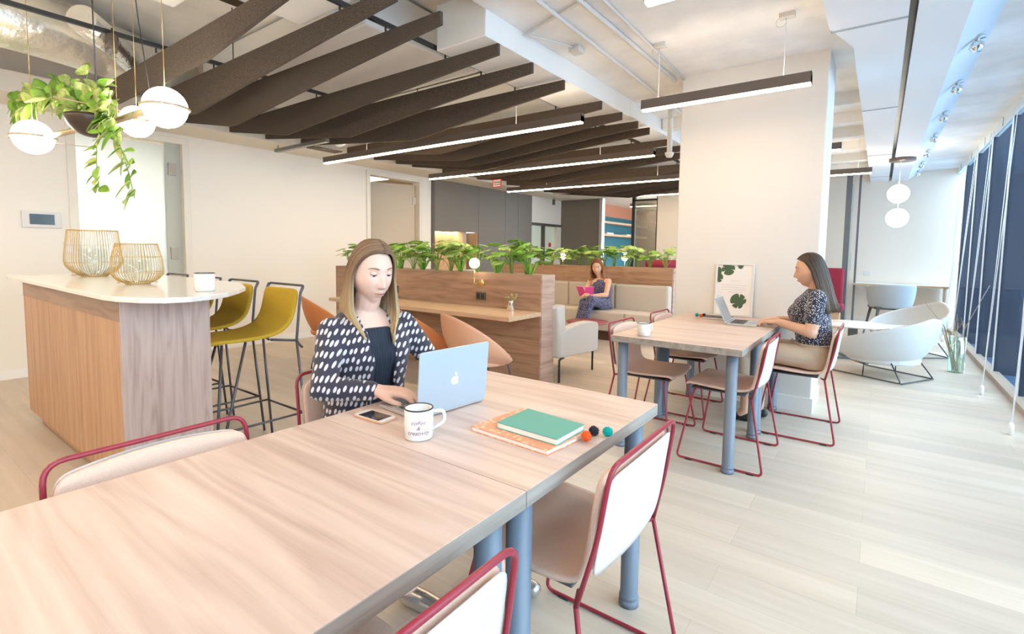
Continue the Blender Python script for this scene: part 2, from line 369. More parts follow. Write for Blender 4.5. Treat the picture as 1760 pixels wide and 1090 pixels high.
# greige kitchen cabinets on the left wall
kc = empty('kitchen_cabinet', 'dark greige wall of tall cabinets with a lit wooden niche', 'cabinet', (XL, 6.47, 0))
def pb(name, m, lo, hi, parent, bev=.002):
    L = parent.location; b = MB(); b.box(Vector(lo)-L, Vector(hi)-L); return b.build(name, m, parent, bev=bev)
pb('frame', mat('cabinet side shadow grey', (.12, .105, .09), .6), (XL, 6.47, 0), (XL+.03, 6.54, 2.57), kc)  # frame in a darker tone than the cabinet doors
for a, c, z0, z1 in ((6.545, 7.78, 1.64, 2.57), (7.785, 8.67, 0, 2.57), (8.675, 9.15, 0, 2.57), (9.155, 9.70, 0, 2.57), (6.545, 7.78, 0, .88)):
    pb('door', greige, (XL-.05, a, z0), (XL+.02, c, z1), kc, .004)
niw = wood('warm slatted niche wood', (.42, .25, .14), (.55, .36, .22), (.62, .42, .27), 'Z', 2, .5)
pb('niche_back', niw, (XL-.42, 6.545, .88), (XL-.40, 7.78, 1.64), kc); pb('niche_counter', stone, (XL-.40, 6.545, .86), (XL+.02, 7.78, .90), kc)
pb('niche_side', niw, (XL-.40, 7.76, .9), (XL, 7.78, 1.64), kc); pb('niche_side', niw, (XL-.40, 6.545, .9), (XL, 6.565, 1.64), kc)
pb('niche_light', mat('niche led', (1, 1, 1), .4, emit=(1, .72, .38), es=14), (XL-.38, 6.6, 1.625), (XL-.30, 7.5, 1.638), kc)
# glazed double door further on, dark return wall, opening with teal shelves
gd = struct(bx('door_3', mat('pale green lit door glass', (.80, .86, .74), .4), ((XL-.08, 9.72, .02), (XL-.06, 11.03, 1.93))))  # opaque pale green panel for the glazing
bx('door_frame', mat('dark bronze frame', (.10, .085, .07), .4), ((XL-.1, 9.70, 1.9), (XL+.02, 11.05, 1.96)), ((XL-.1, 10.22, 0), (XL+.02, 10.28, 1.93)), parent=gd)
bx('side_frame', trimm, ((XL-.1, 10.82, 0), (XL+.02, 11.03, 1.9)), parent=gd)
q = MB(); q.lathe([(0, 0), (.06, 0), (.06, .006), (0, .006)], (XL-.056, 10.62, 1.45), 20, ax=Euler((0, PI/2, 0))); q.build('red_dot', mat('red sticker', (.75, .03, .02), .5), gd)
struct(bx('wall_far.001', greige, ((XL, 11.05, 0), (-5.52, 11.15, 2.75))))
struct(bx('trim_4', alu, ((-5.52, 11.03, 0), (-5.44, 11.17, 2.75))))
struct(bx('wall_left.003', teal, ((-6.95, 11.15, 0), (-6.85, 17, 2.38))))
struct(bx('wall_left.004', terra, ((-6.95, 11.15, 2.38), (-6.83, 17, 2.9)), ((-6.95, 16.8, 0), (-3.1, 16.95, 2.9))))
for z, lab in ((2.14, 'upper wooden shelf on the teal wall'), (1.77, 'lower wooden shelf on the teal wall'), (1.35, 'lowest wooden shelf on the teal wall')):
    tag(bx('wall_shelf', deskw, ((-6.85, 12.6, z), (-6.5, 16.7, z+.06))), lab, 'shelf', 'shelves on the teal wall')
tag(bx('book_stack', paper, ((-6.8, 13.75, 1.83), (-6.6, 14.2, 1.88)), bev=.006), 'small white stack at the left of the lower teal wall shelf', 'books')
tag(bx('book_stack', paper, ((-6.8, 15.2, 1.83), (-6.6, 16.0, 1.87)), bev=.006), 'low pale stack at the right of the lower teal wall shelf', 'books')
gp = struct(bx('window_2', glassy('ribbed partition glass', (.62, .66, .60), .35, .25), ((-4.58, 11.0, 0), (-4.06, 11.02, 2.5))))
bx('post', blackm, ((-4.66, 10.97, 0), (-4.59, 11.05, 2.62)), ((-4.08, 10.97, 0), (-4.01, 11.05, 2.62)), ((-4.66, 10.97, 2.46), (-4.01, 11.05, 2.50)), parent=gp)
# glass partition post beside the far desk
fp = empty('glass_partition', 'dark steel framed glass partition beside the far desk', 'partition', (-.5, 11.2, 0))
steel = mat('blue grey steel frame', (.13, .15, .17), .4)
pb('post', steel, (-.56, 11.1, 0), (-.47, 11.2, 2.86), fp, .003); pb('post', steel, (-.385, 11.55, 0), (-.35, 11.6, 2.86), fp, .003)
pb('glass_pane', glass, (-.47, 11.15, .05), (-.46, 11.56, 2.6), fp, 0); pb('handle', alu, (-.44, 11.2, 1.0), (-.42, 11.24, 1.35), fp, .003)
# ================================================================ CEILING SERVICES
YBAF = [1.46, 1.85, 2.19, 2.74, 3.15, 3.61, 4.29, 4.74, 5.15, 5.48, 6.15, 6.6, 7.05, 7.95, 8.4, 8.85, 9.3, 9.75]
def baffle(y, x0, x1, xm, zt, zm, ze, name='ceiling_baffle', flat=None):
    flat = flat or xm
    b = MB(); pts = []
    # underside: thin ends, deepest at xm, slightly curved
    n = 26; low = []
    for i in range(n+1):
        x = x1+(x0-x1)*i/n
        if x > xm: t = (x1-x)/(x1-xm); z = ze+(zm-ze)*(t**1.08)
        elif x > flat: z = zm
        else: t = (x-x0)/(flat-x0); z = ze-.02+(zm-ze+.02)*t
        low.append((x, z))
    pts = low+[(x0, zt), (x1, zt)]
    b.prism(pts, y-.012, y+.012, Matrix(((1, 0, 0, 0), (0, 0, 1, 0), (0, 1, 0, 0), (0, 0, 0, 1))))
    return b.build(name, feltm)
XM = [-5.1, -4.7, -4.75, -4.82, -4.38, -3.92, -4.22, -4.3, -4.5, -4.6, -5.0, -4.6, -4.4, -4.5, -4.3, -4.2, -4.2, -4.2]
for i, y in enumerate(YBAF):
    x1 = -2.15
    x0 = -6.0
    o = baffle(y, x0, x1, XM[i], 2.675, (2.44, 2.38, 2.36)[i] if i < 3 else 2.40, 2.60) if i else baffle(y, x0, x1, -3.5, 2.655, 2.45, 2.60, flat=-5.2)
    tag(o, 'long dark brown felt ceiling baffle, %s counted from the camera' % ORD[i], 'ceiling baffle', 'felt ceiling baffles')
for k, (x, lab) in enumerate(((-4.3, 'black ceiling rail carrying the baffles, the one nearer the left wall'), (-2.65, 'black ceiling rail above the right ends of the felt baffles'))):
    r_ = empty('ceiling_rail', lab, 'rail', (x, YB+.5, 2.72), 0, 'baffle rails')
    L = r_.location; q = MB(); q.box((-.012, 0, -.008), (.012, 10.2-YB, .02)); q.build('rail', blackm, r_)
    for y in YBAF: hk = MB(); hk.box((-.006, y-L.y-.004, -.045), (.006, y-L.y+.004, .0)); hk.build('baffle_hook', blackm, r_)
    for y in (-2, 0, 2, 4, 6, 8, 9.8): hk = MB(); hk.box((-.003, y-L.y-.003, .0), (.003, y-L.y+.003, ZT-2.72)); hk.build('hanger_rod', blackm, r_)
# white HVAC ducts above the baffles
tag(bx('air_duct', ductm, ((-2.62, 2.62, 2.69), (-2.17, 4.98, 3.0)), ((-2.55, 4.98, 2.70), (-2.17, 9.8, 3.02)), bev=.006), 'long white rectangular duct at the right ends of the baffles', 'duct')
tag(bx('air_duct', ductm, ((-3.3, YB, 2.80), (-2.2, 2.0, 3.15)), bev=.03), 'wide white duct box above the nearest baffles', 'duct')
tag(bx('air_duct', ductm, ((-5.6, 2.3, 2.86), (-3.0, 3.5, 3.18)), bev=.02), 'wide white duct crossing above the middle baffles', 'duct')
tag(bx('air_duct', ductm, ((-5.4, 4.2, 2.82), (-2.9, 4.9, 3.18)), bev=.02), 'white cross duct above the pendant lights', 'duct')
tag(bx('air_duct', ductm, ((-5.4, 6.4, 2.84), (-2.9, 7.3, 3.18)), bev=.02), 'white cross duct furthest from the camera', 'duct')
q = MB(); q.tube([(-3.9, -1.5, 2.98), (-3.75, .4, 2.98), (-3.62, 1.0, 3.0), (-3.52, 1.12, 3.02)], .15, 24, .5); tag(q.build('air_duct', ductm), 'round white spiral duct bending at the top of the picture', 'duct')
q = MB(); q.ring_sweep(fillet([(-5.15, YB+.2, 2.90), (-5.1, .9, 2.90), (-5.35, 1.5, 2.92), (-5.9, 2.2, 3.0)], .5, k=8), .22, 26); tag(q.build('foil_duct', foil), 'crinkled silver foil wrapped duct above the hanging plant', 'duct')
q = MB(); q.ring_sweep(fillet([(-4.75, 1.15, 2.92), (-5.1, 1.5, 2.86), (-5.6, 1.75, 2.84)], .2, k=8), .10, 20); tag(q.build('foil_duct', mat('bright silver foil', (.85, .87, .88), .22, metal=.95, bump=1.0, bscale=18)), 'small silver flexible branch duct behind the leaves', 'duct')
q = MB(); q.ring_sweep([(-5.5, 3.9, 3.0), (-5.44, 3.8, 2.70), (-5.4, 3.72, 2.56)], [.1, .16, .06], 20); tag(q.build('air_funnel', ductm), 'white cone shaped air outlet above the long pendant', 'vent')
tag(bx('ceiling_grille', mat('dark grille', (.16, .12, .09), .6), *[((-5.98, 3.66+.035*i, 2.555), (-5.80, 3.68+.035*i, 2.57)) for i in range(12)]), 'small dark slatted grille in the ceiling edge', 'vent')
q = MB(); q.box((-6.25, 3.38, 2.49), (-5.14, 3.43, 2.53)); q.box((-6.2, 3.395, 2.53), (-6.19, 3.405, 2.6)); q.box((-5.2, 3.395, 2.53), (-5.19, 3.405, 2.75)); tag(q.build('light_track', mat('grey track', (.25, .24, .23), .4, metal=.5)), 'short grey lighting track left of the long pendant lamp', 'track')
tag(bx('ceiling_unit', ductm, ((-4.05, 1.22, 2.93), (-3.62, 1.50, 3.05)), bev=.02), 'white electrical unit under the ceiling above the nearest globe', 'electrical unit')
tag(bx('ceiling_opening', mat('dark void', (.05, .035, .02), .9), ((-3.95, 1.62, 3.06), (-3.1, 1.95, 3.10))), 'dark open hatch in the ceiling beside the white electrical unit', 'hatch')  # dark slab stands in for the shade inside a recess
for k, (a, c, lab) in enumerate((((-4.2, .2), (-3.9, 1.25), 'nearest the rail'), ((-3.9, .0), (-3.82, 1.25), 'middle one'), ((-3.6, .2), (-3.72, 1.25), 'right one'), ((-3.4, .9), (-3.2, 2.6), 'furthest right'))):
    q = MB(); q.tube([(a[0], a[1]-2, 3.0), (a[0], a[1], 2.98), ((a[0]+c[0])/2+.05, (a[1]+c[1])/2, 2.93), (c[0], c[1], 2.98)], .018, 8, .2); tag(q.build('ceiling_cable', ductm), 'painted cable loop leading to the white electrical unit, %s' % lab, 'cable', 'painted cables')
# pipes and cables on the painted slab
pipes = (([(-1.83, 2.0, 2.835), (-1.80, 2.66, 2.835), (-1.86, 4.95, 2.835), (-1.9, 8.5, 2.835)], .014, 'long thin white conduit next to the rectangular duct'),
 ([(-1.60, 1.5, 2.84), (-1.58, 4.62, 2.84)], .016, 'white conduit running to the pillar top, left of a pair'),
 ([(-1.44, 1.5, 2.84), (-1.50, 4.62, 2.84)], .010, 'thin white conduit running to the pillar top, right of a pair'),
 ([(-2.15, 3.05, 2.84), (-1.85, 2.95, 2.845), (-1.2, 2.75, 2.845), (-.4, 2.62, 2.845)], .010, 'thin grey cable crossing the painted ceiling'),
 ([(-2.15, 3.02, 2.83), (-2.05, 3.25, 2.84), (-1.98, 3.44, 2.84)], .007, 'grey cable looping to the small junction box'))
for pts, r_, lab in pipes:
    q = MB(); q.tube(pts, r_, 8, .05); tag(q.build('ceiling_conduit', mat('painted conduit', (.72, .70, .67), .6)), lab, 'conduit')
tag(bx('junction_box', mat('painted box', (.70, .67, .62), .6), ((-2.02, 3.44, 2.81), (-1.93, 3.54, 2.86)), bev=.006), 'small painted junction box beside the rectangular duct', 'junction box')
q = MB(); q.tube([(-1.87, 5.35, ZC), (-1.87, 5.35, 2.36)], .028, 14); q.lathe([(0, 0), (.03, .0), (.045, .03), (.045, .05), (0, .06)], (-1.87, 5.35, 2.30), 20); tag(q.build('hanging_pipe', ductm), 'white vertical pipe with a round sensor left of the pillar', 'pipe')
# cross beams on the ceiling right of the pillar
for k, y in enumerate((5.9, 6.7, 7.5, 8.4, 9.4, 10.5)):
    struct(bx('ceiling_beam', ceilm, ((-2.16, y, 2.74), (-.23, y+.14, ZC))))
# linear pendants
def pendant(name, x0, x1, y, z, label, cords, zt, group='linear pendant lamps', warm=stripm, dh=.07):
    t = empty(name, label, 'pendant lamp', ((x0+x1)/2, y, z), 0, group); h = (x1-x0)/2
    b = MB(); b.prism([(-.028, 0), (.028, 0), (.028, dh), (.025, dh), (.025, dh-.022), (-.025, dh-.022), (-.025, dh), (-.028, dh)], -h, h, Matrix(((0, 0, 1, 0), (1, 0, 0, 0), (0, 1, 0, 0), (0, 0, 0, 1)))); b.box((-h, -.028, 0), (-h+.003, .028, dh)); b.box((h-.003, -.028, 0), (h, .028, dh)); b.build('housing', lampm, t)
    b = MB(); b.box((-h+.004, -.022, -.012), (h-.004, .022, .002)); b.build('light_strip', warm, t, bev=.002)
    b = MB(); b.box((-h+.02, -.02, dh-.0215), (h-.02, .02, dh-.018)); b.build('uplight_strip', upm, t)  # added glowing strip, brightens the ceiling from inside the housing
    for cx in cords:
        b = MB(); b.tube([(cx-(x0+x1)/2, 0, dh), (cx-(x0+x1)/2, 0, zt-z)], .0022, 6); b.build('cord', cordm, t)
    return t
ZL = 2.385
pendant('pendant_lamp', -5.86, -2.10, 3.84, ZL, 'long glowing bar pendant nearest the camera, in front of the felt baffles', (-5.0, -2.8), ZT)
pendant('pendant_lamp', -5.72, -2.12, 5.58, ZL, 'long glowing bar pendant, middle one of the three under the baffles', (-4.8, -2.8), ZT)
pendant('pendant_lamp', -5.66, -2.0, 7.52, ZL, 'long glowing bar pendant furthest back, reaching behind the pillar', (-4.8, -2.8), ZT)
p4 = pendant('pendant_lamp', -1.555, -.415, 3.80, ZL, 'short glowing bar pendant in front of the white pillar', (-1.43, -.58), ZC)
for x in (-1.43, -.58):
    b = MB(); b.box((x-.04-p4.location.x, -.03, ZC-ZL-.03), (x+.05-p4.location.x, .03, ZC-ZL)); b.ring_sweep([(x-p4.location.x-.03+.03*math.cos(a), 0, ZC-ZL-.05+.03*math.sin(a)) for a in np.linspace(0, 2*PI, 17)[:-1]], .002, 6, closed=True)
    b.build('ceiling_box', mat('painted box', (.70, .67, .62), .6), p4)
pendant('pendant_lamp', -.90, .30, 2.20, ZL, 'short bar pendant whose tip shows at the top edge', (-.75, .15), 2.7)
pendant('pendant_lamp', -1.55, -.385, 6.30, ZL, 'bar pendant with only its end showing right of the pillar', (-1.4, -.5), ZC)
pendant('pendant_lamp', -1.4, -.145, 8.25, ZL, 'thin bar pendant right of the pillar, further back', (-1.2, -.3), ZC)
pendant('pendant_lamp', -4.4, -3.2, 9.9, 2.45, 'tiny bright bar lamp seen far away below the baffles', (-4.2, -3.4), ZT)
pendant('pendant_lamp', -5.4, -3.7, 12.6, 2.5, 'bar lamp in the room with the teal shelves', (-5.2, -3.9), 2.75)
for y in (-.2, -2.0):  # unseen pendants added to light the room from behind the camera
    pendant('pendant_lamp', -5.6, -2.1, y, ZL, 'long bar pendant behind the camera, at %s' % ('the middle' if y > -1 else 'the rear'), (-4.8, -2.8), ZT)
    pendant('pendant_lamp', -1.6, -.4, y, ZL, 'short bar pendant behind the camera, at %s' % ('the middle' if y > -1 else 'the rear'), (-1.4, -.6), ZC)
# spotlights: chrome on the slope, black on the rail
def spot_chrome(y, i):
    t = empty('ceiling_spotlight', 'small chrome swivel spotlight on the pale soffit, %s from the camera' % ORD[i], 'spotlight', (.46, y, zs(.46)), 0, 'chrome soffit spotlights')
    b = MB(); b.lathe([(0, .0), (.045, .0), (.045, -.01), (.012, -.012), (.010, -.04)], (0, 0, 0), 20); b.build('base', alu, t)
    b = MB(); b.lathe([(0, .03), (.028, .03), (.036, .0), (.036, -.03), (.028, -.035), (.02, -.02), (0, -.015)], (0, 0, -.06), 20, ax=Euler((.5, .4, 0))); b.build('head', mat('chrome', (.8, .82, .84), .1, metal=1), t)
for i, y in enumerate((4.75, 5.85, 6.98, 8.15, 9.3, 10.4, 11.4)): spot_chrome(y, i)
def spot_black(loc, label, rot=(0, .35, 0), s=1):
    t = empty('track_spotlight', label, 'spotlight', loc, 0)
    b = MB(); b.lathe([(0, 0), (.035, 0), (.035, -.12), (.03, -.122), (.03, -.11), (0, -.108)], (0, 0, -.03), 20, ax=Euler(rot)); b.build('head', lampm, t)
    b = MB(); b.tube([(0, 0, .03), (0, 0, -.04)], .006, 8); b.build('stem', blackm, t); return t
spot_black((-4.25, 1.19, 2.71), 'dark cylindrical spotlight on the black rail over the hanging plant', (-.2, -.5, 0))
spot_black((-6.3, 10.2, 2.54), 'small dark cylinder spotlight near the far glazed doors', (0, 0, 0))
tag(bx('exit_sign', mat('sign white', (.85, .84, .82), .5), ((-5.02, 6.29, 2.30), (-4.87, 6.31, 2.40))), 'small white sign with red border hanging at the ceiling edge', 'sign')
sg = C.objects['exit_sign']
for x in (-5.0, -4.89): b = MB(); b.tube([(x, 6.30, 2.41), (x, 6.30, ZT)], .002, 6); b.build('hanging_wire', blackm, sg)
sg = C.objects['exit_sign']; bx('red_border', mat('sign red', (.75, .05, .04), .5), ((-5.03, 6.28, 2.29), (-4.86, 6.30, 2.30)), ((-5.03, 6.28, 2.40), (-4.86, 6.30, 2.41)), ((-5.03, 6.28, 2.29), (-5.02, 6.30, 2.41)), ((-4.87, 6.28, 2.29), (-4.86, 6.30, 2.41)), parent=sg)
bx('lettering', mat('sign grey', (.3, .2, .2), .5), *[((-5.005+.022*i, 6.284, 2.315+.035*j), (-4.99+.022*i, 6.29, 2.335+.035*j)) for i in range(6) for j in range(2)], parent=sg)
# wall screen and small devices on the left wall
ws = tag(bx('wall_panel_screen', mat('panel silver', (.70, .68, .66), .4), ((XL, 1.075, 1.445), (XL+.03, 1.36, 1.60)), bev=.004), 'silver framed touch panel with a black screen on the left wall', 'control panel')
bx('screen', scr, ((XL+.03, 1.13, 1.475), (XL+.034, 1.31, 1.575)), parent=ws)
tag(bx('card_reader', mat('white plastic', (.85, .85, .88), .4), ((XL, 1.37, 1.20), (XL+.03, 1.44, 1.31)), bev=.008), 'small white card reader on the wall behind the wire baskets', 'device')
# ================================================================ BAR ISLAND
isl = empty('bar_island', 'tall wooden bar island with rounded white stone top', 'bar counter', (-3.8, 1.0, 0))
pb('front_panel', islw, (-4.83, .78, .10), (-2.88, .80, 1.02), isl); pb('end_panel', islg, (-2.88, .78, .10), (-2.85, 1.17, 1.02), isl)
pb('end_panel', islw, (-4.85, .78, .10), (-4.83, 1.17, 1.02), isl); pb('back_panel', islw, (-4.83, 1.15, .10), (-2.88, 1.17, 1.02), isl)
pb('fascia', wood('shaded rail veneer', (.22, .13, .085), (.31, .195, .13), (.36, .24, .17), 'X', 1.2), (-4.84, .777, .92), (-2.86, .781, 1.02), isl, 0)  # fascia tone darkened to paint the shadow under the stone top
pb('plinth', islw, (-4.78, .83, 0), (-2.87, 1.12, .10), isl)
out = [(-5.25, .76), (-2.95, .735), (-2.80, .75), (-2.66, .80), (-2.575, .87), (-2.56, .97), (-2.60, 1.07), (-2.70, 1.20), (-2.86, 1.33), (-3.02, 1.44), (-3.30, 1.55), (-3.6, 1.60), (-5.25, 1.60)]
b = MB(); L = isl.location; b.prism([(x-L.x, y-L.y) for x, y in out], 1.02, 1.045); b.build('stone_top', stone, isl, bev=.004)
def stool():
    t = empty('bar_stool', '', 'bar stool', (0, 0, 0), 0, 'mustard bar stools')
    # local: facing -y, back at +y .  x width .41
    hw = .19
    prof = [(-.27, .735), (-.23, .752), (-.05, .748), (.06, .748), (.17, .765), (.235, .81), (.262, .87), (.28, .95), (.292, 1.025)]
    P = [[(x, y, z) for (y, z) in [(p[0], p[1]) for p in prof]] for x in np.linspace(-hw, hw, 5)]
    b = MB(); b.grid(P); b.build('seat_shell', must, t, solid=.018, sub=2, off=0)
    for s in (-1, 1):
        b = MB(); b.tube([(s*.20, .31, .66), (s*.205, .27, .70), (s*.205, .30, 1.0), (s*.205, .32, 1.045)], .008, 8, .03); b.build('back_post', gmet, t)
        b = MB(); b.tube([(s*.205, .27, .715), (s*.225, .33, 0)], .008, 8); b.tube([(s*.205, .27, .71), (s*.18, .12, .73)], .008, 8); b.build('leg', gmet, t)
        b = MB(); b.tube([(s*.17, -.15, .735), (s*.215, -.22, .0)], .008, 8); b.tube([(s*.17, -.02, .735), (s*.215, -.22, .0)], .008, 8); b.build('leg', gmet, t)
    b = MB(); b.tube([(-.205, .30, 1.0), (-.205, .325, 1.045), (.205, .325, 1.045), (.205, .30, 1.0)], .008, 8, .03); b.build('back_rail', gmet, t)
    b = MB(); b.tube([(-.212, -.19, .25), (.212, -.19, .25)], .007, 8); b.tube([(-.215, .30, .25), (.215, .30, .25)], .007, 8)
    b.tube([(-.213, -.19, .25), (-.216, .30, .25)], .007, 8); b.tube([(.213, -.19, .25), (.216, .30, .25)], .007, 8); b.build('foot_rail', gmet, t)
    return t
s0 = stool(); s0.location = (-3.08, 1.40, 0); s0['label'] = 'mustard bar stool nearest the camera, fully visible beside the island end'
for x, lab in ((-3.635, 'mustard bar stool second from the right, back just beyond the island edge'), (-4.19, 'mustard bar stool third from the right, behind the mug'), (-4.78, 'mustard bar stool furthest left, only its top rail over the counter')):
    copy_tree(s0, (x, 1.40, 0), 0, lab)
def basket(cx, cy, R, rt, h, n, label):
    t = empty('wire_basket', label, 'basket', (cx, cy, 1.045), 0, 'brass wire baskets')
    prof = [(.45*R, .004), (.80*R, .03*h/.25), (.98*R, .25*h), (R, .38*h), (.93*R, .7*h), (rt, h)]
    pr = fillet([(p[0], 0, p[1]) for p in prof], .03)
    b = MB()
    for i in range(n):
        a = 2*PI*i/n; b.ring_sweep([(p.x*math.cos(a), p.x*math.sin(a), p.z) for p in pr], .0017, 5)
    b.build('wires', wirem, t)
    b = MB()
    for (r_, z, q) in ((rt, h, .003), (.95*R, .68*h, .0016), (.99*R, .30*h, .0016), (.45*R, .004, .003), (.75*R, .012, .002)):
        b.ring_sweep([(r_*math.cos(a), r_*math.sin(a), z) for a in np.linspace(0, 2*PI, 49)[:-1]], q, 6, closed=True)
    b.build('rim', wirem, t)
    b = MB(); b.lathe([(0, .004), (.5*R, .005), (.52*R, .6*h), (.50*R, .6*h), (.48*R, .01), (0, .01)], seg=32); b.build('glass_insert', bglass, t)
    return t
basket(-4.80, 1.17, .175, .15, .345, 60, 'larger brass wire basket on the bar counter, on the left')
basket(-3.66, 1.10, .135, .105, .245, 50, 'smaller brass wire basket on the bar counter, on the right')
def mug(loc, rz, R, h, label, rim=scr, text=False):
    t = empty('enamel_mug', label, 'mug', loc, rz)
    b = MB(); b.lathe([(0, .002), (R-.006, .0), (R, .006), (R, h), (R-.003, h), (R-.003, .008), (0, .006)], seg=40); b.build('body', enamel, t)
    b = MB(); b.ring_sweep([((R-.001)*math.cos(a), (R-.001)*math.sin(a), h) for a in np.linspace(0, 2*PI, 41)[:-1]], .0022, 8, closed=True); b.build('rim', rim, t)
    b = MB(); b.ring_sweep(fillet([(R-.002, 0, h*.82), (R+.032, 0, h*.84), (R+.036, 0, h*.45), (R-.002, 0, h*.24)], .02), .0052, 10); b.build('handle', enamel, t)
    return t
mug((-2.85, 1.15, 1.045), 2.2, .048, .095, 'white enamel mug on the rounded end of the bar counter')
# ================================================================ TABLES AND CHAIRS
def table(x0, x1, ys, z, label):
    t = empty('meeting_table', label, 'table', ((x0+x1)/2, ys[0], 0), 0, 'oak meeting tables'); L = t.location
    for a, c in zip(ys, ys[1:]):
        b = MB(); b.use(tablew).box((x0-L.x+.001, a-L.y+.001, z-.002), (x1-L.x-.001, c-L.y-.001, z))
        b.use(edgew).box((x0-L.x, a-L.y+.0012, z-.04), (x1-L.x, c-L.y-.0012, z-.0015)); b.build('tabletop', None, t, bev=.0015)
        for x in (x0+.062, x1-.062):
            for y in (a+.06, c-.06):
                b = MB(); b.lathe([(0, 0), (.036, 0), (.036, .02), (.034, .022), (.034, .03), (.036, .032), (.034, .04), (.032, .045), (.032, z-.04), (0, z-.04)], (x-L.x, y-L.y, 0), 24)
                b.build('leg', legm, t)
    return t
T1X = (-1.395, -.608); T2X = (-1.385, -.590)
table(*T1X, (-.73, .093, .893, 1.715), .74, 'long oak topped table in the foreground, slate blue legs')
table(*T2X, (2.98, 3.79, 4.60), .74, 'oak topped table by the pillar with a grey haired light laptop'.replace('grey haired light laptop', 'laptop and mug on it'))
def side_chair():
    t = empty('side_chair', '', 'chair', (0, 0, 0), 0, 'blush chairs with burgundy frames')
    # local: faces +y ; floor skids x +-.285, y -.245..+.245 ; back at -y
    hw = .215
    prof = [(.235, .445), (.215, .455), (.10, .448), (-.05, .440), (-.14, .450), (-.185, .49), (-.200, .56), (-.212, .66), (-.225, .765)]
    xs = np.linspace(-hw, hw, 9)
    P = []
    for x in xs:
        c = (abs(x)/hw)**2
        row = []
        for i, (y, z) in enumerate(prof):
            f = i/(len(prof)-1)
            wv = 1.0+.06*math.exp(-((f-.3)/.25)**2)
            row.append((x*wv, y+(.018*c if f > .55 else 0)-(.03*c if i == 0 else 0), z+(.012*c if f <= .55 else 0)-(.018*c if i == len(prof)-1 else 0)))
        P.append(row)
    b = MB(); b.grid(P, smooth=True); sh = b.build('seat_shell', seatm, t, solid=.013, sub=2, off=-1)
    # upholstered back panel with paler outer face, grey underside board
    P = [[(p[0]*.985, p[1]-.0165, p[2]) for p in r[5:]] for r in P]
    b = MB(); b.grid(P); b.build('back_panel', backm, t, solid=.003, sub=2, off=0)
    b = MB(); b.box((-.19, -.12, .428), (.19, .20, .436)); b.build('underside_board', underm, t, bev=.003)
    R = .0065
    b = MB(); b.tube([(-.25, -.165, .435), (-.228, -.205, .60), (-.222, -.232, .782), (.222, -.232, .782), (.228, -.205, .60), (.25, -.165, .435)], R, 10, .045); b.build('back_frame', redm, t)
    for s in (-1, 1):
        b = MB(); b.tube([(s*.25, -.165, .437), (s*.285, -.245, .008), (s*.285, .245, .008), (s*.215, .17, .432), (s*.10, .165, .432)], R, 10, .03); b.build('leg', redm, t)
        b = MB(); b.tube([(s*.25, -.165, .437), (s*.19, -.14, .432)], R, 8); b.build('bracket', redm, t)
        for y in (-.18, .17): b = MB(); b.box((s*.285-.009, y-.02, 0), (s*.285+.009, y+.02, .008)); b.build('glide', blackm, t)
    return t
c0 = side_chair()
chairs = [((-.70, 1.25, 0), PI/2, 'blush chair tucked at the right side of the foreground table, by the pom poms'),
 ((-.70, .44, 0), PI/2, 'blush chair at the bottom edge of the picture, seen from behind'),
 ((-1.26, .475, 0), -PI/2, 'blush chair on the left of the foreground table, backrest rail near the island'),
 ((-1.58, 1.27, 0), -PI/2, 'blush chair in which the woman in the patterned blazer sits'),
 ((-.72, 3.37, 0), PI/2, 'empty blush chair on the right of the pillar table, nearest the camera'),
 ((-.42, 4.17, 0), PI/2, 'blush chair in which the woman in the dotted blouse sits'),
 ((-1.27, 3.41, 0), -PI/2, 'empty blush chair on the left of the pillar table, beside the mug'),
 ((-1.26, 4.17, 0), -PI/2, 'empty blush chair on the left of the pillar table, furthest back')]
c0.location = chairs[0][0]; c0.rotation_euler = (0, 0, chairs[0][1]); c0['label'] = chairs[0][2]
for l_, a_, lab in chairs[1:]: copy_tree(c0, l_, a_, lab)
# ================================================================ GLOBE PENDANT WITH PLANT BOWL
pf = empty('globe_chandelier', 'brass chandelier of glowing opal globes around a dark plant bowl over the bar', 'chandelier', (-4.1, 1.05, 2.05))
def PL(p, o=pf): return tuple(Vector(p)-o.location)
GL = [((-3.47, 1.215, 2.10), .117), ((-4.70, .85, 2.01), .113), ((-4.02, 1.24, 2.10), .10)]
for c, r_ in GL:
    b = MB(); b.ball(PL(c), r_, 32); b.build('globe', globem, pf)
    b = MB(); b.ring_sweep([(PL(c)[0]+(r_+.006)*math.cos(a), PL(c)[1]+(r_+.006)*math.sin(a), PL(c)[2]) for a in np.linspace(0, 2*PI, 49)[:-1]], .008, 8, closed=True); b.build('ring', ringm, pf)
def bar(p, q_, wd, name='arm'):
    b = MB(); b.ring_sweep([PL(p), PL(q_)], wd, 4); return b.build(name, ringm, pf)
bar((-4.62, .88, 2.0), (-4.15, 1.0, 2.03), .019); bar((-3.95, 1.09, 2.06), (-3.57, 1.18, 2.10), .023); bar((-4.2, .995, 2.03), (-3.9, 1.10, 2.06), .012)
bar((-4.80, .74, 2.0), (-4.72, 1.2, 2.0), .003, 'thin_rod'); bar((-4.15, .85, 2.19), (-3.85, 1.35, 2.11), .004, 'thin_rod')
for x, y, z in ((-3.47, 1.215, 2.215), (-4.70, .85, 2.12), (-4.02, 1.24, 2.20), (-3.9, 1.1, 2.06)):
    b = MB(); b.tube([PL((x, y, z)), PL((x, y, ZT))], .0022, 6); b.build('cord', brass, pf)
b = MB(); b.tube([PL((-3.62, 1.2, 2.1)), PL((-3.66, 1.16, 2.6)), PL((-3.62, 1.12, 2.9)), PL((-3.66, 1.1, ZT))], .003, 6, .1); b.build('power_cable', blackm, pf)
bo = empty('plant_bowl', 'dark metal bowl hanging between the globes, full of trailing leaves', 'planter bowl', (-4.12, 1.03, 2.10))
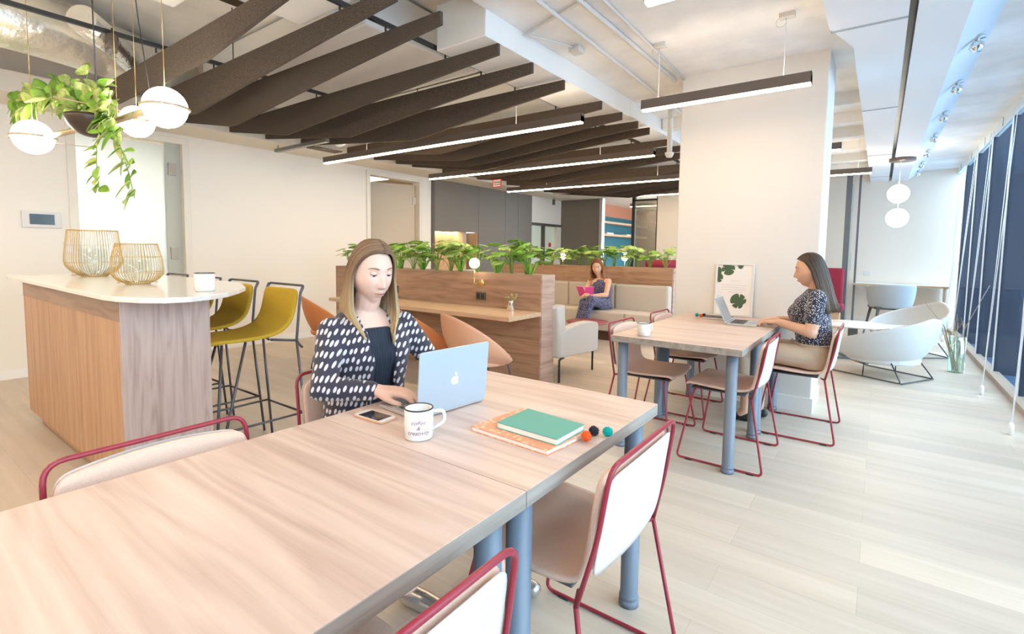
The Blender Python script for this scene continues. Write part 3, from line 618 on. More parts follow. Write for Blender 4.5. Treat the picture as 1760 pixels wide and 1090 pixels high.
b = MB(); R0 = .14; b.lathe([(0, -R0*.92)]+[(R0*math.sin(a), -R0*.92*math.cos(a)) for a in np.linspace(.1, PI/2, 12)]+[(R0*.97, 0)]+[(R0*.95*math.sin(a), -R0*.88*math.cos(a)) for a in np.linspace(PI/2, .1, 10)]+[(0, -R0*.85)], seg=36)
b.build('bowl', mat('dark bronze bowl', (.09, .07, .06), .35, metal=.7), bo)
b = MB(); b.tube([(.03, .02, -.02), (.03, .02, ZT-2.10)], .004, 8); b.build('hanger_rod', gmet, bo)
def leaf(b, base, d, up, L, wd, cup=.15, droop=.3, n=6):
    """an oval leaf as a curved two-sided surface"""
    d = Vector(d).normalized(); up = Vector(up); s = d.cross(up).normalized(); up = s.cross(d).normalized(); base = Vector(base)
    rows = []
    for i in range(n+1):
        t = i/n; wv = wd*math.sin(PI*min(1, t*.92+.04))**.75*(1.05-.45*t); c = base+d*L*t-Vector((0, 0, 1))*droop*L*t*t
        rows.append([c-s*wv+up*cup*wv, c-s*wv*.5+up*cup*.3*wv, c-up*.04*wv, c+s*wv*.5+up*cup*.3*wv, c+s*wv+up*cup*wv])
    b.grid(rows)
vl1, vl2, vst = MB(), MB(), MB(); rg = random.Random(3)
def vine(pts, r_=.0025, sp=.045, L=.075, sc=1.0, up=(0, 0, 1)):
    pts = [Vector(p) for p in pts]; P = fillet(pts, .08, k=4)
    vst.ring_sweep(P, r_, 6)
    acc = 0; sd = 1
    for a, c in zip(P, P[1:]):
        d = c-a; ln = d.length; acc += ln
        k = 0
        while acc > sp:
            acc -= sp; sd = -sd; t = rg.random()
            p = a.lerp(c, t); side = d.normalized().cross(Vector((rg.uniform(-.4, .4), -1, rg.uniform(-.3, .6)))).normalized()*sd
            dr = (side*1.0+d.normalized()*rg.uniform(.1, .8)+Vector((rg.uniform(-.3, .3), rg.uniform(-.8, .5), rg.uniform(-.1, .5)))).normalized()
            l_ = L*rg.uniform(.75, 1.25)*sc
            leaf(vl1 if rg.random() < .5 else vl2, p, dr, (rg.uniform(-.4, .4), -1 if abs(d.normalized().z) > .6 else -.4, .8), l_, l_*.44, .2, rg.uniform(.1, .5))
BC = Vector((-4.12, 1.03, 2.10))
for tgt in ([(-4.3, 1.0, 2.22), (-4.6, .98, 2.33), (-5.1, .96, 2.40), (-5.6, .95, 2.44), (-5.85, .95, 2.42)], [(-4.25, 1.05, 2.25), (-4.5, 1.02, 2.36), (-4.8, 1.0, 2.42)], [(-4.3, .95, 2.2), (-4.55, .9, 2.26), (-4.95, .88, 2.27), (-5.45, .9, 2.30)],
            [(-4.1, 1.0, 2.26), (-4.05, 1.0, 2.36)], [(-4.0, 1.0, 2.22), (-3.85, 1.0, 2.24), (-3.75, 1.0, 2.2)]):
    vine([BC+Vector((rg.uniform(-.05, .05), rg.uniform(-.05, .05), -.03))]+tgt, L=.11, sp=.036)
vine([BC+Vector((.10, .03, 0)), (-3.90, 1.02, 2.15), (-3.84, 1.0, 2.02), (-3.84, .97, 1.85), (-3.83, .97, 1.70), (-3.80, .97, 1.60)], L=.07, sp=.026)
vine([BC+Vector((.10, .04, 0)), (-3.86, 1.04, 2.18), (-3.74, .99, 2.1), (-3.55, .98, 1.95), (-3.38, .97, 1.80), (-3.26, .96, 1.66), (-3.19, .96, 1.53)], L=.09, sp=.030)
vine([BC+Vector((.11, .05, 0)), (-3.80, 1.03, 2.20), (-3.68, .98, 2.06), (-3.6, .97, 1.96), (-3.50, .97, 1.90)], L=.10, sp=.03)
vp_ = empty('trailing_plant', 'bright green trailing vine spilling from the dark bowl', 'plant', (-4.12, 1.03, 2.10))
def shift(o, root): o.parent = root; o.matrix_parent_inverse = Matrix.Translation(-root.location); return o
hg1 = mat('vine leaf green', (.22, .42, .05), .5, noise=.35, nscale=12); hg2 = mat('vine leaf yellow green', (.45, .55, .16), .5, noise=.3, nscale=30)
shift(vl1.build('leaves', hg1, solid=.0008), vp_); shift(vl2.build('leaves', hg2, solid=.0008), vp_); shift(vst.build('stems', stemm), vp_)
# ================================================================ PLANTERS WITH DESK AND SOFA
def planter(x0, x1, y0, y1, zt, name, label, legx=True):
    t = empty(name, label, 'planter', ((x0+x1)/2, y0, 0), 0, 'wood clad planter walls'); T = .02
    xs = [x0]+[x for x in np.arange(x1-1.85, x0+.3, -1.85)][::-1]+[x1-T]
    for a, c in zip(xs, xs[1:]): pb('front_panel', planw, (a+.001, y0, 0), (c-.001, y0+T, zt), t, .001)
    pb('back_panel', planw, (x0, y1-T, 0), (x1-T, y1, zt), t); pb('end_panel', plane, (x1-T, y0, 0), (x1, y1, zt), t); pb('end_panel', plane, (x0, y0+T, 0), (x0+T, y1-T, zt), t)
    pb('pebble_bed', mat('white pebbles', (.80, .77, .72), .8, noise=.2, nscale=60, bump=1.2, bscale=60), (x0+T, y0+T, zt-.05), (x1-T, y1-T, zt-.004), t, 0)
    return t
P1 = planter(-5.75, -2.52, 3.905, 4.13, 1.057, 'planter_wall', 'wood clad planter wall with the long desk on its front side')
P2 = planter(-5.6, -2.40, 7.24, 7.46, 1.06, 'planter_wall', 'wood clad planter wall behind the grey sofa')
wt = tag(bx('wall_desk', deskw, ((-5.15, 3.40, .67), (-2.525, 3.903, .71)), bev=.002), 'long light oak desk top fixed along the front of the planter wall', 'desk')
def monstera_outline(n=40):
    out = []
    for i in range(n+1):
        a = -PI+2*PI*i/n     # a=0 tip direction
        r_ = .5*(1+.28*math.cos(a))*(1-.35*max(0, math.cos(a-PI))**6)
        notch = .46*max(0, math.cos(7*a))**9*(abs(a) > .35)*(abs(a) < 2.5)
        out.append((r_*(1-notch)*math.sin(a)*.95, r_*(1-notch)*math.cos(a)+.18))
    return out
MO = monstera_outline(84)
def mleaf(b, c, d, up, L):
    d = Vector(d).normalized(); up = Vector(up); s = d.cross(up).normalized(); up = s.cross(d).normalized(); c = Vector(c)
    def P(u, v, q):
        return c+s*u*L+d*v*L+up*(-.35*(u*u)*L-.25*v*v*L)
    ctr = s_ = b.bm.verts.new(P(0, .05, 0)); ring0 = []; ring1 = []
    for u, v in MO[:-1]:
        ring0.append(b.bm.verts.new(P(u*.5, (v-.05)*.5+.05, 0))); ring1.append(b.bm.verts.new(P(u, v, 0)))
    n = len(ring0); fs = []
    for i in range(n):
        j = (i+1) % n; fs += [b.bm.faces.new((ctr, ring0[i], ring0[j])), b.bm.faces.new((ring0[i], ring1[i], ring1[j], ring0[j]))]
    b._fin(fs, True)
def plant(seed, kind):
    r_ = random.Random(seed); t = empty('leafy_plant', '', 'plant', (0, 0, 0)); st = MB(); lf = MB()
    if kind == 0:
        n = r_.randint(10, 12)
        for i in range(n):
            a = 2*PI*i/n+r_.uniform(-.3, .3); h = r_.uniform(.13, .33); o_ = r_.uniform(.04, .15)
            tip = Vector((o_*math.cos(a), o_*math.sin(a)*.8, h)); st.ring_sweep(fillet([(.01*math.cos(a), .01*math.sin(a), 0), (.35*tip.x, .35*tip.y, h*.6), tip], .1, k=3), .0035, 6)
            d = Vector((math.cos(a), math.sin(a)*.9, r_.uniform(-.35, .15))); L = r_.uniform(.12, .18)
            mleaf(lf, tip, d, (-d.x*.3, -d.y*.3-.25, 1), L)
    else:
        for i in range(9):
            a = 2*PI*i/9+r_.uniform(-.2, .2); h = r_.uniform(.12, .19); o_ = r_.uniform(.03, .09)
            d = Vector((o_*math.cos(a), o_*math.sin(a), h))
            leaf(lf, (.01*math.cos(a), .01*math.sin(a), 0), d, (math.cos(a), math.sin(a), .4), d.length, .016, .5, .1)
    lf.build('leaves', leafm if seed % 3 else leafm2, t, solid=.0006)
    if kind == 0: st.build('stems', stemm, t)
    else: st.bm.free()
    return t
protos = [plant(s, 0) for s in (1, 2, 3, 4, 6, 9)]; tufts = [plant(11, 1)]
used = set()
def put_plant(x, y, z, k, a, lab, grp, tuft=False, sc=1):
    pr = (tufts if tuft else protos); p = pr[k % len(pr)]
    if id(p) not in used:
        used.add(id(p)); p.location = (x, y, z); p.rotation_euler = (0, 0, a); p['label'] = lab; p['group'] = grp; o = p
    else: o = copy_tree(p, (x, y, z), a, lab, grp)
    o.scale = (sc, sc, sc)
rp = random.Random(5); xs = np.arange(-5.6, -2.62, .2)[::-1]
for i, x in enumerate(xs):
    put_plant(float(x)+rp.uniform(-.04, .04), 4.02+rp.uniform(-.02, .03), 1.04, i, rp.uniform(0, 6), 'leafy green plant in the desk planter, %s from its right end' % (['first'] + ORD[1:])[i], 'broad leaved plants in the desk planter', sc=rp.uniform(.85, 1.08))
for i, x in enumerate((-2.72, -3.12, -3.62, -4.2, -4.62)):
    put_plant(x, 3.99, 1.04, i, i*1.3, 'low spiky green tuft in the desk planter, %s from its right end' % (['first'] + ORD[1:])[i], 'spiky tufts in the desk planter', True)
for i, x in enumerate(np.arange(-5.4, -2.45, .2)[::-1]):
    put_plant(float(x)+rp.uniform(-.05, .05), 7.35+rp.uniform(-.02, .03), 1.045, i+2, rp.uniform(0, 6), 'leafy green plant in the planter behind the sofa, %s from its right end' % (['first'] + ORD[1:])[i], 'broad leaved plants behind the sofa', sc=rp.uniform(.9, 1.1))
# wall lamp on the planter front
def wall_lamp(x, lab, grp=None, flip=1, y=3.905, zz=1.145):
    t = empty('wall_lamp', lab, 'lamp', (x, y, .95), 0, 'globe wall lamps')
    b = MB(); b.lathe([(0, 0), (.034, .0), (.034, .012), (.03, .016), (0, .018)], (0, 0, 0), 24, ax=Euler((PI/2, 0, 0))); b.build('wall_plate', brass, t)
    b = MB(); b.tube([(0, -.01, 0), (0, -.075, 0), (0, -.08, 0), (-.035, -.08, 0), (-.035, -.08, .13)], .005, 8, .01); b.build('arm', brass, t)
    b = MB(); b.ball((-.035, -.08, .20-.0), .052, 28); b.build('globe', globes, t)
    return t
wall_lamp(-3.25, 'brass wall lamp with a glowing globe on the desk planter, in full view'); wall_lamp(-4.66, 'brass wall lamp on the desk planter, hidden behind the seated woman in the blazer')
def socket(x, lab):
    o = tag(bx('power_socket', mat('dark socket plate', (.10, .075, .06), .4), ((x-.062, 3.893, .775), (x+.062, 3.905, .855)), bev=.003), lab, 'socket', 'dark double sockets')
    bx('outlet', mat('outlet black', (.02, .018, .016), .4), ((x-.045, 3.890, .79), (x-.01, 3.894, .84)), ((x+.01, 3.890, .79), (x+.045, 3.894, .84)), parent=o)
socket(-3.26, 'dark double power socket under the globe wall lamp'); socket(-4.58, 'dark double power socket half hidden by the blonde hair')
vs = empty('silver_vase', 'small silver vase with dried flowers at the desk end', 'vase', (-2.80, 3.80, .71))
b = MB(); b.lathe([(0, 0), (.042, 0), (.044, .004), (.026, .085), (.028, .10), (.022, .10), (.02, .085), (.03, .01), (0, .008)], seg=28); b.build('vase', mat('silver', (.75, .74, .72), .15, metal=1), vs)
b = MB(); fl = MB(); r9 = random.Random(2)
for i in range(11):
    a = r9.uniform(0, 6.3); o_ = r9.uniform(.01, .065); h = r9.uniform(.12, .17); b.ring_sweep([(0, 0, .05), (o_*math.cos(a), o_*math.sin(a), h)], .0012, 5)
    for k in range(4): fl.ball((o_*math.cos(a)+r9.uniform(-.008, .008), o_*math.sin(a)+r9.uniform(-.008, .008), h+r9.uniform(-.006, .006)), .007, 8)
b.build('flower_stems', stemm, vs); fl.build('dried_flowers', mat('dried flower tan', (.45, .38, .18), .8), vs)
# sofa
so = empty('grey_sofa', 'long warm grey upholstered bench sofa in front of the far planter', 'sofa', (-3.6, 6.9, 0))
def cush(name, lo, hi, m, parent, bev=.03): return pb(name, m, lo, hi, parent, bev)
for i, (a, c) in enumerate(((-5.3, -4.42), (-4.41, -3.53), (-3.52, -2.93), (-2.92, -2.40))[:0] or ((-5.40, -4.40), (-4.395, -3.42), (-3.415, -2.86), (-2.855, -2.405))):
    cush('seat_cushion', (a, 6.55, .14), (c, 7.10, .425), sofam, so, .02)
for a, c in ((-5.40, -4.05), (-4.045, -3.24), (-3.235, -2.405)):
    o = cush('back_cushion', (a, 7.05, .40), (c, 7.22, .80), sofam, so, .03)
pb('plinth', mat('dark sofa plinth', (.10, .06, .04), .6), (-5.35, 6.62, 0), (-2.42, 7.15, .14), so)
for x, lab in ((-4.45, 'left'), (-3.30, 'right')):
    t = empty('wall_lamp', 'glowing globe lamp behind the sofa planter leaves, on the %s' % lab, 'lamp', (x, 7.46, .95), 0, 'globe wall lamps')
    b = MB(); b.tube([(0, 0, 0), (0, .08, 0), (0, .08, .2)], .005, 8, .01); b.build('arm', brass, t); b = MB(); b.ball((0, .08, .25), .055, 24); b.build('globe', globes, t)
# small burgundy table
t = empty('side_table', 'round low burgundy table in front of the sofa', 'table', (-3.06, 5.85, 0))
b = MB(); b.lathe([(0, .35), (.27, .35), (.275, .355), (.275, .37), (0, .37)], seg=48); b.build('tabletop', mat('burgundy top', (.32, .07, .08), .35), t)
b = MB(); b.lathe([(0, 0), (.12, 0), (.12, .008), (.02, .015), (.018, .35), (0, .35)], seg=32); b.build('pedestal', redm, t)
# armchair
ac = empty('grey_armchair', 'boxy light grey armchair with black legs beside the planter end', 'armchair', (-2.80, 4.5, 0))
for x0, x1 in ((-2.545, -2.44), (-3.16, -3.055)):
    b = MB(); L = ac.location; pr = [(4.13, .245), (4.88, .205), (4.93, .22), (4.935, .49), (4.90, .52), (4.75, .545), (4.5, .545), (4.13, .50)]
    b.prism([(p[0], p[1]) for p in fillet([(p[0], 0, p[1]) for p in pr], .04, True)] if 0 else [(q.x, q.z) for q in fillet([(p[0], 0, p[1]) for p in pr], .04, True)], x0, x1, Matrix(((0, 0, 1, 0), (1, 0, 0, 0), (0, 1, 0, 0), (0, 0, 0, 1))))
    shift(b.build('arm', greyfab, bev=.012), ac)
cush('seat_cushion', (-3.05, 4.2, .24), (-2.55, 4.88, .44), greyfab, ac, .03)
b = MB(); b.box((-3.15, 4.10, .24), (-2.445, 4.24, .76), Euler((.06, 0, 0)), .03); shift(b.build('backrest', greyfab), ac)
for x, y in ((-2.46, 4.14), (-2.46, 4.84), (-3.13, 4.14), (-3.13, 4.84)):
    b = MB(); b.tube([(x, y+(.08 if y < 4.5 else -.08), .235), (x, y, .225), (x, y, 0)], .011, 10, .02); shift(b.build('leg', blackm), ac)
def shell_pts(rt, rb, A, zb, zf, zbot, n=28, m=8, ry=1.0, pw=1.6, flare=1.0):
    """open tub: angle 0 at the back, +-A at the front tips; local front = +y"""
    G = []
    for i in range(n+1):
        a = -A+2*A*i/n; s = (abs(a)/A)**pw; zt = zb+(zf-zb)*s; row = []
        for j in range(m+1):
            t = j/m; r_ = rb+(rt-rb)*(1-(1-t)**2.2); z = zbot+(zt-zbot)*t
            row.append((r_*math.sin(a), -r_*math.cos(a)*ry, z))
        G.append(row)
    return G
def tub(name, label, cat, loc, rz, m, rt, rb, A, zb, zf, zs_, zbot, grp, legs, ry=1.0, thick=.02, pw=1.6, seatm_=None):
    t = empty(name, label, cat, loc, rz, grp)
    G = shell_pts(rt, rb, A, zb, zf, zbot, ry=ry, pw=pw); b = MB(); b.grid(G); b.build('shell', m, t, solid=thick, sub=1, off=0)
    b = MB(); n = 32; rs = rb+.35*(rt-rb)
    b.prism([(rs*math.sin(2*PI*i/n)*.98, -rs*math.cos(2*PI*i/n)*ry) for i in range(n)], zbot-.005, zs_); b.build('seat', seatm_ or m, t, bev=.015)
    legs(t); return t
def wire_legs(t):
    for s in (-1, 1):
        for y0, y1 in ((-.12, -.2), (.14, .22)):
            b = MB(); b.tube([(s*.10, y0*.5, .425), (s*.17, y0, .42), (s*.24, y1, 0)], .007, 8, .02); b.build('leg', gmet, t)
for x, y, rz, m, lab in ((-2.50, 3.0, -.40, peachm, 'peach shell chair at the desk, nearest the armchair'), (-3.12, 3.03, -.40, orangem, 'burnt orange shell chair at the desk, middle one, right of the blonde woman'), (-4.52, 3.05, -.4, orangem, 'burnt orange shell chair at the desk, left of the blonde woman')):
    tub('shell_chair', lab, 'chair', (x, y, 0), rz, m, .33, .20, 1.9, .80, .47, .455, .41, 'shell chairs at the desk', wire_legs, pw=1.9, thick=.010, ry=.95)
def sled_legs(t):
    for s in (-1, 1):
        b = MB(); b.tube([(s*.24, -.22, .19), (s*.28, -.34, .012), (s*.30, .36, .012), (s*.30, .34, .28)], .007, 8, .03); b.tube([(s*.27, .02, .2), (s*.29, .02, .012)], .006, 8); b.build('leg', gmet, t)
    b = MB(); b.tube([(-.28, -.34, .012), (.28, -.34, .012)], .007, 8); b.build('crossbar', gmet, t)
tub('lounge_chair', 'pale low lounge chair nearest the camera by the window', 'lounge chair', (.08, 6.62, 0), 1.05, loungem, .47, .27, 2.3, .67, .36, .35, .17, 'pale lounge chairs', sled_legs, thick=.035, pw=1.1, ry=.95)
tub('lounge_chair', 'pale low lounge chair behind the nearer one, by the window', 'lounge chair', (.33, 8.25, 0), 2.2, loungem, .43, .26, 2.3, .70, .36, .35, .17, 'pale lounge chairs', sled_legs, thick=.035, pw=1.1, ry=.95)
def wood_legs(t):
    dk = mat('charcoal wood legs', (.06, .065, .07), .5)
    b = MB(); b.box((-.24, -.22, .44), (.24, .24, .475)); b.build('frame', dk, t, bev=.004)
    for s in (-1, 1):
        for y in (-.2, .2):
            b = MB(); b.ring_sweep([(s*.2, y, .46), (s*.27, y*1.25, 0)], [.022, .012], 10); b.build('leg', dk, t)
tub('desk_armchair', 'blue grey upholstered armchair at the far white desk', 'armchair', (.17, 9.95, 0), .25, deskchm, .30, .25, 2.15, .84, .68, .52, .47, None, wood_legs, thick=.04, pw=3)
# far desk along the wall, socket, globes
fd = empty('far_desk', 'white desk with a wood edge along the far wall', 'desk', (.3, 11.7, 0))
pb('desktop', mat('white desk laminate', (.85, .86, .86), .4), (-.40, 11.45, .73), (1.0, 11.98, .757), fd); pb('front_edge', deskw, (-.40, 11.44, .725), (1.0, 11.452, .76), fd); pb('panel', white, (.96, 11.5, 0), (.985, 11.95, .73), fd)
tag(bx('wall_socket', enamel, ((-.24, 11.985, .90), (-.12, 12.0, .98)), bev=.004), 'white wall socket above the far desk', 'socket')
for (z, y, lab) in ((2.20, 9.4, 'upper'), (1.83, 9.15, 'lower')):
    t = empty('globe_pendant', '%s glowing globe pendant hanging at the far end by the window' % lab, 'pendant lamp', (.17, y, z), 0, 'far globe pendants')
    b = MB(); b.ball((0, 0, 0), .135, 28); b.build('globe', globem, t)
    b = MB(); b.ring_sweep([(.137*math.cos(a), .137*math.sin(a), 0) for a in np.linspace(0, 2*PI, 41)[:-1]], .005, 8, closed=True); b.build('ring', ringm, t)
    b = MB(); b.tube([(0, 0, .135), (0, 0, 2.70-z)], .003, 6); b.build('cord', cordm, t)
b = MB(); b.lathe([(0, 2.66), (.16, 2.66), (.16, 2.70), (0, 2.70)], (.19, 9.3, 0), 36); tag(b.build('ceiling_canopy', lampm), 'dark round ceiling plate above the far globe pendants', 'ceiling plate')
# coffee table by the lounge chairs
ct = empty('coffee_table', 'white topped low table with dark pedestal by the lounge chairs', 'table', (-.22, 7.45, 0))
b = MB(); b.lathe([(0, .42), (.36, .42), (.365, .43), (.36, .44), (0, .44)], seg=48); b.build('tabletop', mat('white table top', (.86, .85, .83), .35), ct)
b = MB(); b.box((-.05, -.05, .02), (.05, .05, .42)); b.build('pedestal', steel, ct, bev=.004)
for k in range(4):
    b = MB(); b.box((.0, -.03, 0), (.33, .03, .02), None); o = b.build('foot', steel, ct, bev=.004); o.rotation_euler = (0, 0, k*PI/2+.5)
rc = empty('high_back_chair', 'crimson high backed seat far behind the steel frame', 'chair', (-.72, 10.6, 0))
b = MB(); b.box((-.22, .18, .38), (.22, .30, 1.05), Euler((-.12, 0, 0)), .05); b.build('backrest', crim, rc); b = MB(); b.box((-.25, -.25, .28), (.25, .25, .42), None, .04); b.build('seat', crim, rc); b = MB(); b.box((-.2, -.2, 0), (.2, .2, .28)); b.build('base', deskw, rc)
b = MB(); b.lathe([(.14, .95), (.30, 1.0), (.33, 1.10), (.30, 1.16), (.28, 1.16), (.30, 1.10), (.28, 1.02), (.12, .97)], (-2.95, 8.4, 0), 32); b.lathe([(0, 0), (.2, 0), (.02, .02), (.02, .95), (.14, .96), (0, .96)], (-2.95, 8.4, 0), 24)
tag(b.build('bar_chair', crim), 'burgundy round backed seat peeking over the planter behind the sofa', 'chair')
# floor vase with branches
fv = empty('floor_vase', 'tall clear glass floor vase with dried branches by the window', 'vase', (.744, 7.32, 0))
b = MB(); b.lathe([(0, .0), (.066, 0), (.078, .40), (.073, .40), (.062, .015), (0, .015)], seg=36); b.build('glass', vglass, fv)
b = MB(); rb_ = random.Random(8)
for i in range(9):
    a = rb_.uniform(0, 6.3); tip = Vector((-.05+rb_.uniform(-.10, .10), rb_.uniform(-.1, .1), rb_.uniform(.46, .60))); b.ring_sweep([(.03*math.cos(a+3), .03*math.sin(a+3), .02), tip*.6, tip], [.006, .005, .002], 6)
    for k in range(3): b.ring_sweep([tip*.85, tip+Vector((rb_.uniform(-.05, .05), rb_.uniform(-.05, .05), rb_.uniform(0, .06)))], .0016, 5)
b.build('branches', mat('dry branch', (.42, .32, .18), .8), fv)
b = MB(); b.ring_sweep([(0, 0, .02), (-.12, .0, .5), (-.30, .05, .75)], .003, 6); b.ring_sweep([(0, 0, .02), (.05, .0, .5), (.22, .0, .98)], .004, 6); b.build('long_twig', mat('grey twig', (.28, .26, .24), .8), fv)
# cords of the window blind drawn down to floor weights
for i, (y, ty) in enumerate(((4.98, 5.75), (6.27, 7.1), (7.55, 8.4), (9.9, 10.6), (8.85, 9.6))):
    t = empty('weighted_string', 'pair of white cords slanting down to a small floor weight, %s' % ('nearest the camera', 'second from the camera', 'behind the glass vase', 'furthest away', 'fourth from the camera')[i], 'cord', (.83, y, 0), 0, 'white blind cords')
    for s in (-1, 1):
        b = MB(); b.tube([(0, s*.006, .02), (.19, ty-y+s*.09, 2.80)], .0034, 6); b.build('cord', cordm, t)
    b = MB(); b.lathe([(0, 0), (.016, 0), (.016, .07), (.008, .09), (0, .09)], seg=16); b.build('weight', cordm, t)
# ================================================================ THINGS ON THE TABLES
def laptop(A, B, z, tilt, label, logo=False, face=-1):
    """A,B hinge ends (world xy); the base extends to the left of A->B; tilt of the lid beyond upright"""
    A, B = Vector((*A, 0)), Vector((*B, 0)); W = (B-A).length; mid = (A+B)/2; ang = math.atan2((B-A).y, (B-A).x)
    t = empty('laptop', label, 'laptop', (mid.x, mid.y, z), ang)
    D = .21; h = W/2
    def rr_(w_, d0, d1, r_=.012): return [(p.x, p.y) for p in fillet([(-w_, d0, 0), (w_, d0, 0), (w_, d1, 0), (-w_, d1, 0)], r_, True)]
    b = MB(); b.prism(rr_(h, 0, D), 0.002, .013); b.build('base', alu, t, bev=.002)
    b = MB(); b.prism(rr_(h-.012, .02, .125, .004), .013, .0136); b.build('keyboard_well', mat('key grey', (.30, .31, .33), .5), t)
    b = MB()
    for r_ in range(5):
        for c in range(13): x = -h+.02+c*(W-.04)/13; b.box((x, .026+r_*.019, .0136), (x+(W-.04)/13-.003, .041+r_*.019, .015))
    b.build('keys', mat('key black', (.05, .05, .055), .5), t)['kind'] = 'stuff'
    b = MB(); b.prism(rr_(.05, .14, .20, .004), .013, .0133); b.build('trackpad', alul, t)
    lid = MB(); lid.prism(rr_(h, 0, D-.002), 0, .006); o = lid.build('lid', alul, t, bev=.0015); o.location = (0, -.002, .012); o.rotation_euler = (PI/2+tilt, 0, 0)
    # lid local: x along hinge, y up the lid, z = outward (-y) side
    b = MB(); b.prism(rr_(h-.008, .010, D-.010, .004), -.0006, 0); s_ = b.build('screen', mat('dim screen', (.30, .31, .31), .25), o)
    if logo:
        ol = []
        for i in range(48):
            a = 2*PI*i/48; r_ = .0155*(1+.05*math.cos(2*a))
            x = r_*math.cos(a); y = r_*math.sin(a)
            if y > 0: y -= .004*math.exp(-(x/.004)**2)
            else: y += .0025*math.exp(-(x/.004)**2); x *= (1-.25*(-y/.0155))
            dx, dy = x-.0175, y-.002
            dd = math.hypot(dx, dy)
            if dd < .0075: x, y = .0175+dx/dd*.0075, .002+dy/dd*.0075
            ol.append((x, y+.095))
        lf_ = [(.0005+.004*math.sin(a)*.9+.004*(math.cos(a)*.5+.5), .095+.0225+.0055*-math.cos(a)) for a in np.linspace(0, 2*PI, 17)[:-1]]
        b = MB(); b.prism(ol, .006, .0065); b.build('logo_mark', mat('lit logo', (1, 1, 1), .4, emit=(1, 1, 1), es=.6), o)
        b = MB(); b.prism(lf_, .006, .0065); b.build('logo_leaf', MAT['lit logo'], o)
    return t
laptop((-1.142, 1.053), (-1.113, 1.352), .74, .08, 'silver laptop used by the woman in the patterned blazer', True)
laptop((-.925, 4.275), (-.905, 4.0), .74, .42, 'silver laptop used by the woman in the dotted blouse') if 0 else laptop((-.915, 3.99), (-.93, 4.28), .74, .42, 'x')
C.objects['laptop.001'].rotation_euler[2] += PI; C.objects['laptop.001']['label'] = 'silver laptop used by the woman in the dotted blouse'
m1 = mug((-1.035, .967, .74), math.radians(58), .041, .088, 'white enamel mug with black rim and lettering on the foreground table')
mug((-1.21, 3.10, .74), 1.2, .041, .082, 'plain white mug at the near corner of the pillar table')
def lettering(txt, size, R, zc, ang, parent, m, shear=.3):
    cu = bpy.data.curves.new('t', 'FONT'); cu.body = txt; cu.size = size; cu.align_x = 'CENTER'; cu.shear = shear; cu.extrude = .0001
    o = bpy.data.objects.new('t', cu); COL.objects.link(o); me = bpy.data.meshes.new_from_object(o.evaluated_get(bpy.context.evaluated_depsgraph_get())); bpy.data.objects.remove(o)
    for v in me.vertices:
        a = ang+v.co.x/R; z = v.co.y; rr2 = R+.0004+v.co.z; v.co = (rr2*math.cos(a), rr2*math.sin(a), zc+z)
    me.materials.clear(); me.materials.append(m); q = bpy.data.objects.new('lettering', me); COL.objects.link(q); q.parent = parent; return q
inkp = mat('plum print', (.22, .05, .12), .5)
mang = math.atan2(-.967, 1.035)-math.radians(58)-.04
lettering('coffee', .017, .041, .050, mang, m1, inkp); lettering('&', .017, .041, .035, mang, m1, inkp); lettering('creativity', .017, .041, .021, mang, m1, inkp)
def book(pts, z0, th, cover, pages, label, over=.003):
    """four corners (world) of the cover"""
    c = Vector((sum(p[0] for p in pts)/4, sum(p[1] for p in pts)/4, z0)); t = empty('notebook', label, 'notebook', c); L = [(p[0]-c.x, p[1]-c.y) for p in pts]
    b = MB(); b.prism(L, 0, .0018); b.build('cover', cover, t, bev=.0006); b = MB(); b.prism(L, th-.0018, th); b.build('cover', cover, t, bev=.0006)
    b = MB(); b.prism([(p[0]*.97, p[1]*.97) for p in L], .0018, th-.0018); b.build('pages', pages, t); return t
oc = spots('orange printed cover', (.75, .27, .12), (.85, .52, .26), 60, .35, rough=.5, rnd=1); tg = mat('sea green cover', (.10, .36, .29), .55)
book([(-.955, 1.10), (-.675, 1.085), (-.655, 1.275), (-.935, 1.335)], .74, .014, oc, paper, 'orange patterned notebook under the green one on the foreground table')
book([(-.885, 1.135), (-.672, 1.128), (-.67, 1.280), (-.885, 1.300)], .754, .018, tg, paper, 'sea green notebook lying on the orange one')
def pom(x, y, z, r_, m, lab, seed, grp):
    """a fuzzy ball: dense tufts around a core"""
    g_ = random.Random(seed); b = MB(); b.ball((0, 0, 0), r_*.8, 16)
    for i in range(420):
        a = g_.uniform(0, 2*PI); u = g_.uniform(-1, 1); s = math.sqrt(1-u*u); d = Vector((s*math.cos(a), s*math.sin(a), u)); L = r_*g_.uniform(.92, 1.06)
        q = d.orthogonal().normalized()*r_*.055; q2 = d.cross(q)
        vs_ = [b.bm.verts.new(d*r_*.7+q), b.bm.verts.new(d*r_*.7-q*.5+q2*.86), b.bm.verts.new(d*r_*.7-q*.5-q2*.86), b.bm.verts.new(d*L)]
        b._fin([b.bm.faces.new((vs_[0], vs_[1], vs_[3])), b.bm.faces.new((vs_[1], vs_[2], vs_[3])), b.bm.faces.new((vs_[2], vs_[0], vs_[3]))])
    o = b.build('pom_pom', m, None, fixn=False); o.location = (x, y, z); return tag(o, lab, 'pom pom', grp)
po, pk, pt = mat('pom orange', (.80, .13, .02), .95), mat('pom black', (.02, .02, .035), .95), mat('pom turquoise', (.0, .42, .40), .95)
pom(-.640, 1.235, .757, .0165, po, 'orange pom pom at the corner of the notebooks', 1, 'pom poms'); pom(-.642, 1.285, .757, .0165, pk, 'black pom pom behind the orange one beside the notebooks', 2, 'pom poms'); pom(-.612+.004, 1.335-.03, .757, .0165, pt, 'turquoise pom pom nearest the right table edge', 3, 'pom poms')
